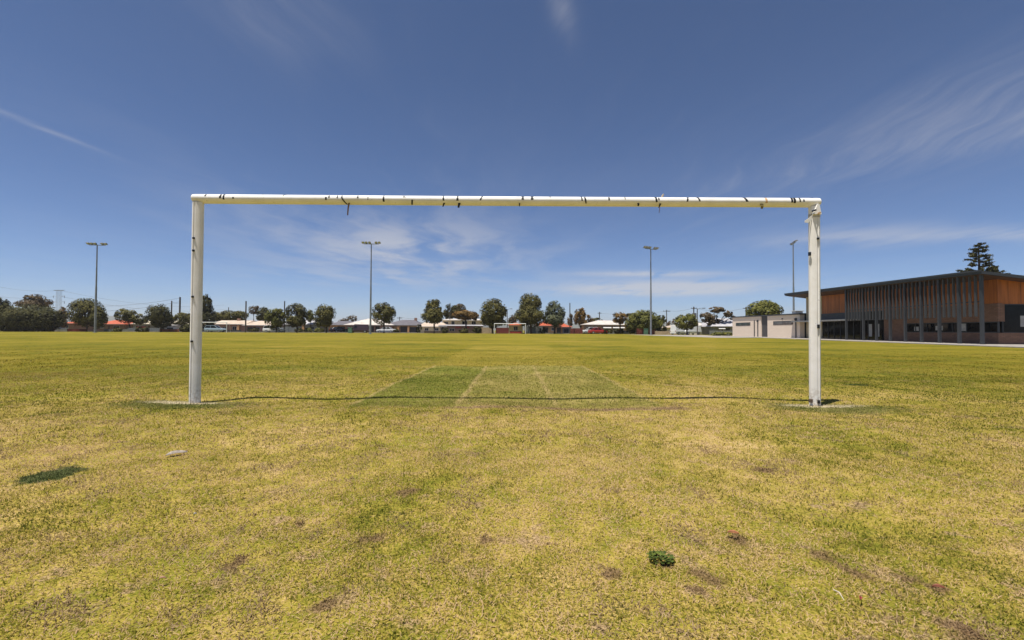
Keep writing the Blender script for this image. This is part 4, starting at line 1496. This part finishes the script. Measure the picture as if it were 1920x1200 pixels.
redf = mat('red_sheet', (.20, .05, .04), .6, .15)
greyf = mat('grey_sheet', (.22, .23, .21), .6, .12)
tanf = mat('tan_sheet', (.50, .38, .25), .7, .12)
rustf = mat('rust_mesh', (.28, .10, .05), .7, .2)
fence(524, 558, 118, 613, greyf, 'tall grey sheet fence behind the white station wagon')
fence(903, 924, 112, 614, tanf, 'tan sheet fence left of the distant central goal')
fence(930, 954, 113, 614.5, redf, 'dark red sheet fence inside the distant central goal')
fence(984, 1020, 113, 612, greyf, 'grey sheet fence right of the distant central goal')
fence(1068, 1092, 113, 615.5, redf, 'dark red sheet fence beside the white and red cars')
fence(1194, 1228, 104, 616, redf, 'dark red sheet fence behind the right centre floodlight')
fence(1128, 1194, 113, 620, greyf, 'low grey fence before the tan brick house with awnings')
fence(127, 162, 112, 617, redf, 'low dark red fence under the round tree with lower lobe')
fence(300, 336, 112, 617, rustf, 'low rusty orange fence left of the near goal left post')
fence(196, 244, 113, 617, greyf, 'low grey fence before the orange tiled roof cottage')
fence(240, 300, 116, 615, greyf, 'long grey fence before the cream roofed grey house')
fence(76, 128, 114, 616, greyf, 'long grey fence under the broad dark spreading tree')
fence(796, 904, 113, 620.5, mat('brown_fence', (.12, .09, .07), .8), 'long low brown fence before the shopfront')
fence(1228, 1268, 100, 621, tanf, 'low tan wall fence between willowy and round bright trees')
fence(1330, 1376, 92, 620, greyf, 'low grey fence beside the beige changing rooms')
fence(340, 452, 114, 618.5, mat('dark_fence', (.05, .052, .05), .8), 'long low dark fence before the pale roofed brick house')


# ------------------------------------------------------------------ telegraph poles
wood = mat('pole_timber', (.085, .07, .058), .85, .15, 2, stretch=(3, 3, .3))
steelp = mat('pole_steel', (.12, .12, .125), .6, .1)


def power_pole(px, top, d, label, arm=0, r=.13, extra=False, lamp=False):
    zt = Z(px, top, d)
    g = thing('power_pole', label, 'pole', (X(px, d), d, 0))
    MB().tube([(0, 0, -.05), (0, 0, zt)], [r * 1.2, r], 8).build('pole', wood, g, smooth=True)
    if arm:
        MB().box(-arm, arm, -.2, -.08, zt - .5, zt - .36).build('crossarm', wood, g)
        for k in range(4):
            x = -arm + .12 + (2 * arm - .24) * k / 3
            MB().tube([(x, -.14, zt - .36), (x, -.14, zt - .18)], [.05, .035], 6).build('insulator', steelp, g)
    if extra:
        MB().box(-.45, .45, -.5, -.14, zt - 2.6, zt - 1.6).build('transformer', steelp, g)
    if lamp:
        MB().tube([(0, 0, zt - .1), (.5, -.4, zt + .1), (.9, -.7, zt + .1)], .04, 6).build('lamp_arm', steelp, g)
        MB().box(.8, 1.35, -.85, -.55, zt + .02, zt + .16).build('lamp_head', steelp, g)
    return g


power_pole(336.5, 557, 125, 'tallest dark pole standing left of the near goal left post', r=.2)
power_pole(321, 564, 128, 'shorter grey pole behind the round dense tree', r=.16)
power_pole(428, 576, 145, 'thin pole behind the brick house with dark ridge', r=.1)
power_pole(460.5, 564.5, 112, 'tall dark pole between the two pale roofs', r=.15)
power_pole(533, 564.5, 112, 'tall dark pole between the shaggy tree and full round tree', r=.13)
power_pole(843.5, 568, 135, 'thin pole above the dark tree behind the cream flats', r=.1)
power_pole(951, 580, 118, 'lamp pole between the two big central trees', r=.09, lamp=True)
power_pole(1068.5, 568, 112, 'tall thin dark pole beside the red fence', r=.11)
power_pole(1124, 585, 150, 'short pole behind the pale hipped roof', r=.14, arm=.6)
power_pole(1213.5, 582, 107, 'timber pole in front of the willowy tree', r=.15, arm=.5)
power_pole(1250, 581, 140, 'pole with a wide crossarm behind the willowy tree', r=.12, arm=1.1)
power_pole(1301, 575, 112, 'pole carrying a transformer behind the low round bright tree', r=.14, arm=.7, extra=True)
power_pole(1307.5, 579, 95, 'dark lamp pole beside the low round bright tree', r=.09, lamp=True)
power_pole(1399, 575.5, 120, 'pole with crossarm behind the beige changing rooms roof', r=.15, arm=.9)
power_pole(749, 594, 150, 'short crossarm pole behind the grey tiled hipped roof', r=.1, arm=.8)


def wire(p, q, sag, label, r=.022):
    n = 14
    pts = []
    for i in range(n + 1):
        f = i / n
        v = Vector(p).lerp(Vector(q), f)
        v.z -= 4 * sag * f * (1 - f)
        pts.append(v)
    o = MB().tube(pts, r, 4).build('power_line', steelp)
    tag(o, label, 'wire')
    return o


def wpt(px, py, d):
    return W(px, py, d)


wire(wpt(1250, 582, 140), wpt(1301, 577, 112), .5, 'thin wire from the wide crossarm pole to the transformer pole')
wire(wpt(1301, 577, 112), wpt(1399, 577, 120), .9, 'thin wire from the transformer pole to the pole behind the changing rooms')
wire(wpt(336.5, 559, 125), wpt(178, 574, 140), .6, 'upper thin wire running to the tall dark pole', .03)
wire(wpt(336.5, 566, 125), wpt(170, 584, 140), .6, 'lower thin wire running to the tall dark pole', .03)
wire(wpt(321, 566, 128), wpt(336.5, 570, 125), .1, 'short wire between the two poles left of the near goal post')
wire(wpt(1124, 587, 150), wpt(1250, 583, 140), .8, 'thin wire over the pale hipped roof')
wire(wpt(749, 595, 150), wpt(843, 598, 135), .4, 'thin wire over the grey tiled hipped roof')

# transmission tower with its wires
TD = 360
tw = thing('transmission_tower', 'grey lattice transmission tower above the broad dark tree', 'tower', (X(109, TD), TD, 0))
tz = Z(109, 544, TD)
for s_ in (-1, 1):
    mb = MB()
    cx = s_ * 1.35
    for ax in (-.45, .45):
        for ay in (-.45, .45):
            mb.tube([(cx + ax, ay, -.1), (cx + ax, ay, tz)], .08, 4)
    zz_ = 0
    f = 1
    while zz_ < tz - 1.2:
        mb.tube([(cx - .45 * f, -.45, zz_), (cx + .45 * f, -.45, zz_ + 1.2)], .05, 4)
        mb.tube([(cx - .45 * f, .45, zz_), (cx + .45 * f, .45, zz_ + 1.2)], .05, 4)
        mb.tube([(cx - .45, -.45, zz_ + 1.2), (cx + .45, -.45, zz_ + 1.2)], .05, 4)
        zz_ += 1.2
        f = -f
    mb.build('mast', galv, tw)
MB().box(-4.0, 4.0, -.3, .3, tz - .35, tz + .1).build('crossarm', galv, tw)
for s_ in (-1, 1):
    for zz_ in (tz - 5, tz - 9.5):
        MB().tube([(s_ * 1.8, 0, zz_), (s_ * 4.6, 0, zz_ + .6)], .12, 4).build('side_arm', galv, tw)
        MB().tube([(s_ * 4.4, 0, zz_ + .5), (s_ * 4.4, 0, zz_ - 1.2)], .16, 5).build('insulator', steelp, tw)
for px, py, pl_, lab in ((103, 545, 523, 'upper transmission wire left of the lattice tower'), (102, 556, 545, 'lower transmission wire left of the lattice tower')):
    wire(wpt(px, py, TD), wpt(-60, pl_, 300), 3, lab, .05)
wire(wpt(115, 545, TD), wpt(420, 572, 520), 6, 'upper transmission wire right of the lattice tower', .06)
wire(wpt(116, 556, TD), wpt(420, 580, 520), 6, 'lower transmission wire right of the lattice tower', .06)

# ------------------------------------------------------------------ vehicles
tyre_m = mat('tyre', (.018, .018, .018), .85)
rim_m = mat('rim', (.45, .45, .46), .35, .1, metal=.6)
car_glass = glass_mat('car_glass', (.015, .018, .02), .05)


def paint(n, c):
    return mat('paint_' + n, c, .22, .03, 1.0, spec=.6)


def car(px, d, label, color, kind='wagon', rz=0.0, L=4.6, group='vehicles parked beyond the field', z=.03):
    g = thing(kind if kind in ('van', 'pickup') else 'car', label, 'van' if kind == 'van' else 'car', (X(px, d), d, z), rz, group)
    hl, hw = L / 2, .88
    if kind == 'van':
        top = [(-hl, .95), (-hl + .03, 1.0), (hl - 1.1, 1.05), (hl - .25, .98), (hl, .75)]
        cab = [(-hl + .05, 1.0, .0), (-hl + .12, 2.05, 1), (hl - 1.55, 2.1, 1), (hl - .75, 1.03, 0)]
    elif kind == 'sedan':
        top = [(-hl, .85), (-hl + .15, .95), (-hl + .9, .97), (hl - 1.35, .95), (hl - .2, .82), (hl, .62)]
        cab = [(-hl + .75, .95, 0), (-hl + 1.35, 1.42, 1), (hl - 2.0, 1.45, 1), (hl - 1.2, .94, 0)]
    else:
        top = [(-hl, .9), (-hl + .1, 1.02), (hl - 1.35, 1.0), (hl - .2, .88), (hl, .66)]
        cab = [(-hl + .06, 1.0, 0), (-hl + .35, 1.58, 1), (hl - 2.05, 1.62, 1), (hl - 1.2, .99, 0)]
    rings = []
    for x, zt in top:
        e = .94 if abs(x) > hl - .05 else 1.0
        w1, w2 = hw * e, hw * .93 * e
        rings.append([(x, -w1 * .94, .26), (x, -w1, .5), (x, -w1, zt * .78), (x, -w2, zt), (x, w2, zt), (x, w1, zt * .78), (x, w1, .5), (x, w1 * .94, .26)])
    body = MB().loft(rings).build('body', paint(*color), g, smooth=True, bevel=.03)
    rings = []
    for x, zt, t_ in cab:
        w2 = hw * (.76 if t_ else .90)
        rings.append([(x, -w2, zt), (x, w2, zt)])
    # glasshouse: base at the belt line, roof panel above
    b0, r0, r1, b1 = cab
    wb, wr = hw * .90, hw * .76
    vs = [(b0[0], -wb, b0[1]), (b1[0], -wb, b1[1]), (b1[0], wb, b1[1]), (b0[0], wb, b0[1]),
          (r0[0], -wr, r0[1]), (r1[0], -wr, r1[1]), (r1[0], wr, r1[1]), (r0[0], wr, r0[1])]
    fs = [(3, 2, 1, 0), (4, 5, 6, 7), (0, 1, 5, 4), (1, 2, 6, 5), (2, 3, 7, 6), (3, 0, 4, 7)]
    if kind == 'van':
        # panel van: closed sides, glass only over the cab
        MB().add(vs, fs).build('load_body', paint(*color), g, bevel=.05)
        for s_ in (-1, 1):
            xx0, xx1 = r1[0] - .55, r1[0] + .25
            MB().add([(xx0, s_ * (wb + .02), 1.15), (xx1, s_ * (wb + .02), 1.15), (xx1 - .35, s_ * (wr + .07), 1.75), (xx0, s_ * (wr + .07), 1.75),
                      (xx0, s_ * (wb - .1), 1.15), (xx1, s_ * (wb - .1), 1.15), (xx1 - .35, s_ * (wr - .05), 1.75), (xx0, s_ * (wr - .05), 1.75)],
                     fs).build('window', car_glass, g)
        dxx, dzz = b1[0] - r1[0], b1[1] - r1[1]
        MB().add([(r1[0] + dxx * .15 + .02, -wr, r1[1] + dzz * .15 + .02), (b1[0] - dxx * .1 + .02, -wb * .92, b1[1] - dzz * .1 + .02),
                  (b1[0] - dxx * .1 + .02, wb * .92, b1[1] - dzz * .1 + .02), (r1[0] + dxx * .15 + .02, wr, r1[1] + dzz * .15 + .02),
                  (r1[0] + dxx * .15 - .1, -wr, r1[1] + dzz * .15 - .1), (b1[0] - dxx * .1 - .1, -wb * .92, b1[1] - dzz * .1),
                  (b1[0] - dxx * .1 - .1, wb * .92, b1[1] - dzz * .1), (r1[0] + dxx * .15 - .1, wr, r1[1] + dzz * .15 - .1)], fs).build('windscreen', car_glass, g)
    else:
        MB().add(vs, fs).build('windows', car_glass, g)
        MB().box(r0[0] - .05, r1[0] + .08, -wr - .02, wr + .02, r1[1] - .05, r1[1] + .04).build('roof', paint(*color), g, bevel=.02)
        for s_ in (-1, 1):
            for (ba, ra) in ((b0, r0), (b1, r1)):
                MB().tube([(ba[0], s_ * (wb + .005), ba[1] - .02), (ra[0], s_ * (wr + .01), ra[1])], .045, 6).build('pillar', paint(*color), g)
            xm = (r0[0] + r1[0]) / 2 + .1
            MB().tube([(xm, s_ * (wb + .005), .98), (xm, s_ * (wr + .01), r1[1] - .02)], .05, 6).build('pillar', paint(*color), g)
    for sx_ in (-1, 1):
        for sy_ in (-1, 1):
            cx = sx_ * (hl - .85)
            wl = MB().tube([(cx, sy_ * (hw - .18), .31), (cx, sy_ * (hw + .01), .31)], .31, 16).build('wheel', tyre_m, g, smooth=True)
            MB().tube([(cx, sy_ * (hw + .002), .31), (cx, sy_ * (hw + .02), .31)], .2, 12).build('rim', rim_m, wl)
    for sy_ in (-1, 1):
        MB().box(hl - .1, hl + .01, sy_ * .62 - .14, sy_ * .62 + .14, .62, .74).build('headlight', lens_m, g)
        MB().box(-hl - .01, -hl + .06, sy_ * .68 - .1, sy_ * .68 + .1, .68, .86).build('tail_light', mat('tail_red', (.3, .01, .01), .3), g)
    MB().box(hl - .1, hl + .03, -.8, .8, .28, .46).build('bumper', mat('bumper', (.05, .05, .05), .6), g)
    return g


WH = ('white', (.72, .72, .71))
car(514, 111.5, 'white station wagon parked before the grey sheet fence', WH, 'wagon', R(4), 4.7)
car(724, 117, 'white sedan parked beyond the lollipop shaped tree', WH, 'sedan', R(180), 4.6)
car(673, 112, 'dark maroon van before the white hipped roof house', ('maroon', (.055, .03, .032)), 'van', R(186), 4.9)
car(404, 112, 'pale blue car behind the distant left goal', ('pale_blue', (.30, .38, .44)), 'wagon', R(3), 4.4)
car(1121, 110.5, 'red car parked before the tan brick house', ('red', (.38, .03, .022)), 'sedan', R(8), 4.5)
car(1106, 114, 'white hatchback parked behind the red car', WH, 'wagon', R(185), 4.2)
car(66, 116.5, 'silver car parked under the broad dark tree', ('silver', (.42, .43, .44)), 'wagon', 0, 4.5)
car(82, 112, 'dark red hatchback parked under the broad dark tree', ('dark_red', (.20, .03, .028)), 'wagon', R(180), 4.2)
car(103, 117.5, 'charcoal sedan parked right of the red hatchback', ('charcoal', (.04, .042, .045)), 'sedan', 0, 4.6)
car(635, 118.5, 'black sedan in the driveway of the orange brick house', ('black', (.015, .015, .017)), 'sedan', R(60), 4.5)
car(1276, 99, 'white van parked left of the round bright tree trunk', WH, 'van', R(30), 4.8)
car(1295, 100, 'white van parked right of the round bright tree trunk', WH, 'van', R(205), 4.8)
car(1000, 116, 'dark grey wagon parked behind the grey fence', ('dark_grey', (.06, .06, .065)), 'wagon', 0, 4.5)

# green service boxes on the far verge
gbox = mat('service_green', (.10, .20, .13), .6, .1)
for px, d, lab in ((657, 108, 'green service box beside the dark maroon van'), (1211, 103, 'green service box at the foot of the timber pole')):
    g = thing('service_box', lab, 'utility box', (X(px, d), d, 0))
    MB().box(-.45, .45, -.3, .3, -.02, 1.25).build('cabinet', gbox, g, bevel=.02)
    MB().box(-.5, .5, -.35, .35, 1.255, 1.33).build('lid', gbox, g, bevel=.02)
    MB().box(-.4, -.01, -.32, -.302, .1, 1.15).build('door', gbox, g)
    MB().box(.01, .4, -.32, -.302, .1, 1.15).build('door', gbox, g)
bin_ = thing('wheelie_bin', 'dark green bin beside the white hipped roof house garage', 'bin', (X(650, 119), 119, 0))
MB().loft([[(-.24, -.24, .08), (.24, -.24, .08), (.24, .24, .08), (-.24, .24, .08)], [(-.31, -.31, 1.0), (.31, -.31, 1.0), (.31, .31, 1.0), (-.31, .31, 1.0)]]).build('tub', mat('bin_green', (.02, .06, .035), .5), bin_)
MB().box(-.33, .33, -.36, .33, 1.0, 1.08).build('lid', mat('bin_lid', (.30, .04, .03), .5), bin_)
for s_ in (-1, 1):
    MB().tube([(s_ * .25, .27, .1), (s_ * .31, .27, .1)], .1, 10).build('wheel', tyre_m, bin_)

# ------------------------------------------------------------------ small things on the turf
def ground_z(x, y):
    return float(hgt(x, y))


# broad leaved weed
wp = G(1238, 1052)
weed = thing('weed', 'dark green broad leaved weed growing alone in the turf', 'weed', (wp.x, wp.y, ground_z(wp.x, wp.y)))
weed_m = leaf_mat('leaf_weed', (.060, .085, .018))
vs, rn = [], []
rw = random.Random(3)
fs = []
for k in range(130):
    a = rw.uniform(0, 2 * PI)
    r0 = rw.random() ** .6 * .040
    ln = rw.uniform(.010, .019)
    wd = ln * rw.uniform(.4, .55)
    el = rw.uniform(-.1, .5)
    b0 = Vector((math.cos(a) * r0, math.sin(a) * r0, .010 + rw.random() * .014 * (1 - r0 / .06)))
    a2 = a + rw.uniform(-.9, .9)
    dv = Vector((math.cos(a2) * math.cos(el), math.sin(a2) * math.cos(el), math.sin(el)))
    sv = Vector((-math.sin(a2), math.cos(a2), 0))
    m1 = b0 + dv * ln * .55 + Vector((0, 0, .002))
    vs += [b0, m1 + sv * wd, b0 + dv * ln, m1 - sv * wd]
    rn += [rw.random()] * 4
wl = fast_mesh('foliage', np.array([tuple(v) for v in vs]), np.arange(len(vs)), 4, weed_m, {'rnd': np.array(rn)})
wl.parent = weed
MB().tube([(0, 0, -.01), (.002, .001, .02)], [.004, .002], 6).build('stem', mat('weed_stem', (.10, .12, .04), .7), weed)

# curled strip of bark
a, b_ = G(311, 857), G(351, 849)
strip_l = (b_ - a).length
br_ = thing('bark_strip', 'pale grey curled strip of bark lying on the grass', 'bark', (a.x, a.y, ground_z(a.x, a.y)), math.atan2(b_.y - a.y, b_.x - a.x))
rings = []
for i in range(9):
    f = i / 8
    wv = .021 * math.sin(PI * (f * .92 + .04)) ** .5
    zc = .012 + .004 * math.sin(f * 5)
    ring = []
    for k in range(7):
        q = -1.25 + 2.5 * k / 6
        ring.append((strip_l * f, wv * math.sin(q), zc + wv * math.cos(q)))
    for k in range(6, -1, -1):
        q = -1.25 + 2.5 * k / 6
        ring.append((strip_l * f, (wv - .003) * math.sin(q), zc - .001 + (wv - .003) * math.cos(q)))
    rings.append(ring)
MB().loft(rings).build('curl', mat('bark_grey', (.35, .30, .255), .85, .3, 18, .3), br_, smooth=True)
MB().tube([(strip_l * .92, 0, .018), (strip_l * 1.08, .006, .024)], [.004, .002], 6).build('stalk', mat('bark_stalk', (.30, .17, .11), .8), br_)

# bleached twig
a, b_ = G(1563, 1123), G(1583, 1139)
o = MB().tube([(a.x, a.y, .03), ((a.x + b_.x) / 2 + .002, (a.y + b_.y) / 2, .034), (b_.x, b_.y, .022)], [.0016, .0019, .001], 6).build('twig', mat('twig_pale', (.46, .40, .32), .8), smooth=True)
tag(o, 'thin bleached twig lying on the grass right of the weed', 'twig')


def dry_leaf(px, py, L, c, label, ang):
    p = G(px, py)
    n = 6
    vs, fs = [], []
    for i in range(n + 1):
        f = i / n
        wv = L * .2 * math.sin(PI * f) ** .8 + .0005
        z_ = .004 * math.sin(f * 4)
        vs += [(L * (f - .5), -wv, z_ + .004), (L * (f - .5), 0, z_), (L * (f - .5), wv, z_ + .005)]
    for i in range(n):
        for k in range(2):
            q = i * 3 + k
            fs.append((q, q + 1, q + 4, q + 3))
    o = MB().add(vs, fs).build('fallen_leaf', mat('leaf_' + c[0], c[1], .7, .2, 40), smooth=True)
    mod = o.modifiers.new('thickness', 'SOLIDIFY')
    mod.thickness = .0012
    o.location = (p.x, p.y, ground_z(p.x, p.y) + .024)
    o.rotation_euler = (.25, -.15, ang)
    tag(o, label, 'leaf')


dry_leaf(1375, 1013, .045, ('orange', (.34, .13, .05)), 'orange brown fallen leaf above the weed', -.5)
dry_leaf(1760, 1107, .035, ('russet', (.24, .075, .04)), 'russet red fallen leaf on the thinning turf', -.4)
dry_leaf(1613, 1134, .022, ('dark_red', (.30, .05, .04)), 'tiny dark red fallen leaf beside the bleached twig', .8)
dry_leaf(305, 1090, .022, ('peach', (.42, .24, .14)), 'small peach coloured fallen leaf on the left turf', .3)
dry_leaf(366, 971, .014, ('pale', (.50, .46, .40)), 'tiny whitish fallen leaf below the bark strip', .9)

# ------------------------------------------------------------------ far hills
hill_m = mat('hill_scrub', (.075, .085, .055), .95, .2, .002)
rh = random.Random(9)
vs, fs = [], []
N = 90
for i in range(N + 1):
    px = -700 + 2300 * i / N
    d = 3200 + 120 * math.sin(i * .5)
    f = i / N
    top = Z(px, 605 - 13 * math.exp(-((px - 190) / 260) ** 2) - 1.6 * math.sin(i * .33) - .9 * math.sin(i * .9 + 1), d)
    xx = X(px, d)
    vs += [(xx, d - 600, -5), (xx, d, max(top, 1.0)), (xx, d + 900, -5)]
for i in range(N):
    for k in range(2):
        q = i * 3 + k
        fs.append((q, q + 1, q + 4, q + 3))
struct(MB().add(vs, fs).build('hills', hill_m, smooth=True))

# ------------------------------------------------------------------ the air
hz = bpy.data.materials.new('air')
hz.use_nodes = True
hz.node_tree.nodes.clear()
hn = NT(hz.node_tree)
pv = hn.new('ShaderNodeVolumePrincipled')
pv.inputs['Color'].default_value = (.95, .92, .92, 1)
pv.inputs['Density'].default_value = 0.00017
pv.inputs['Anisotropy'].default_value = 0.2
ho = hn.new('ShaderNodeOutputMaterial')
hz.node_tree.links.new(pv.outputs[0], ho.inputs['Volume'])
hb = MB().box(-21000, 21000, -21000, 21000, -8, 118).build('haze', hz)
struct(hb, 'stuff')
tag(hb, 'thin pale haze in the air over the far hills', 'haze')
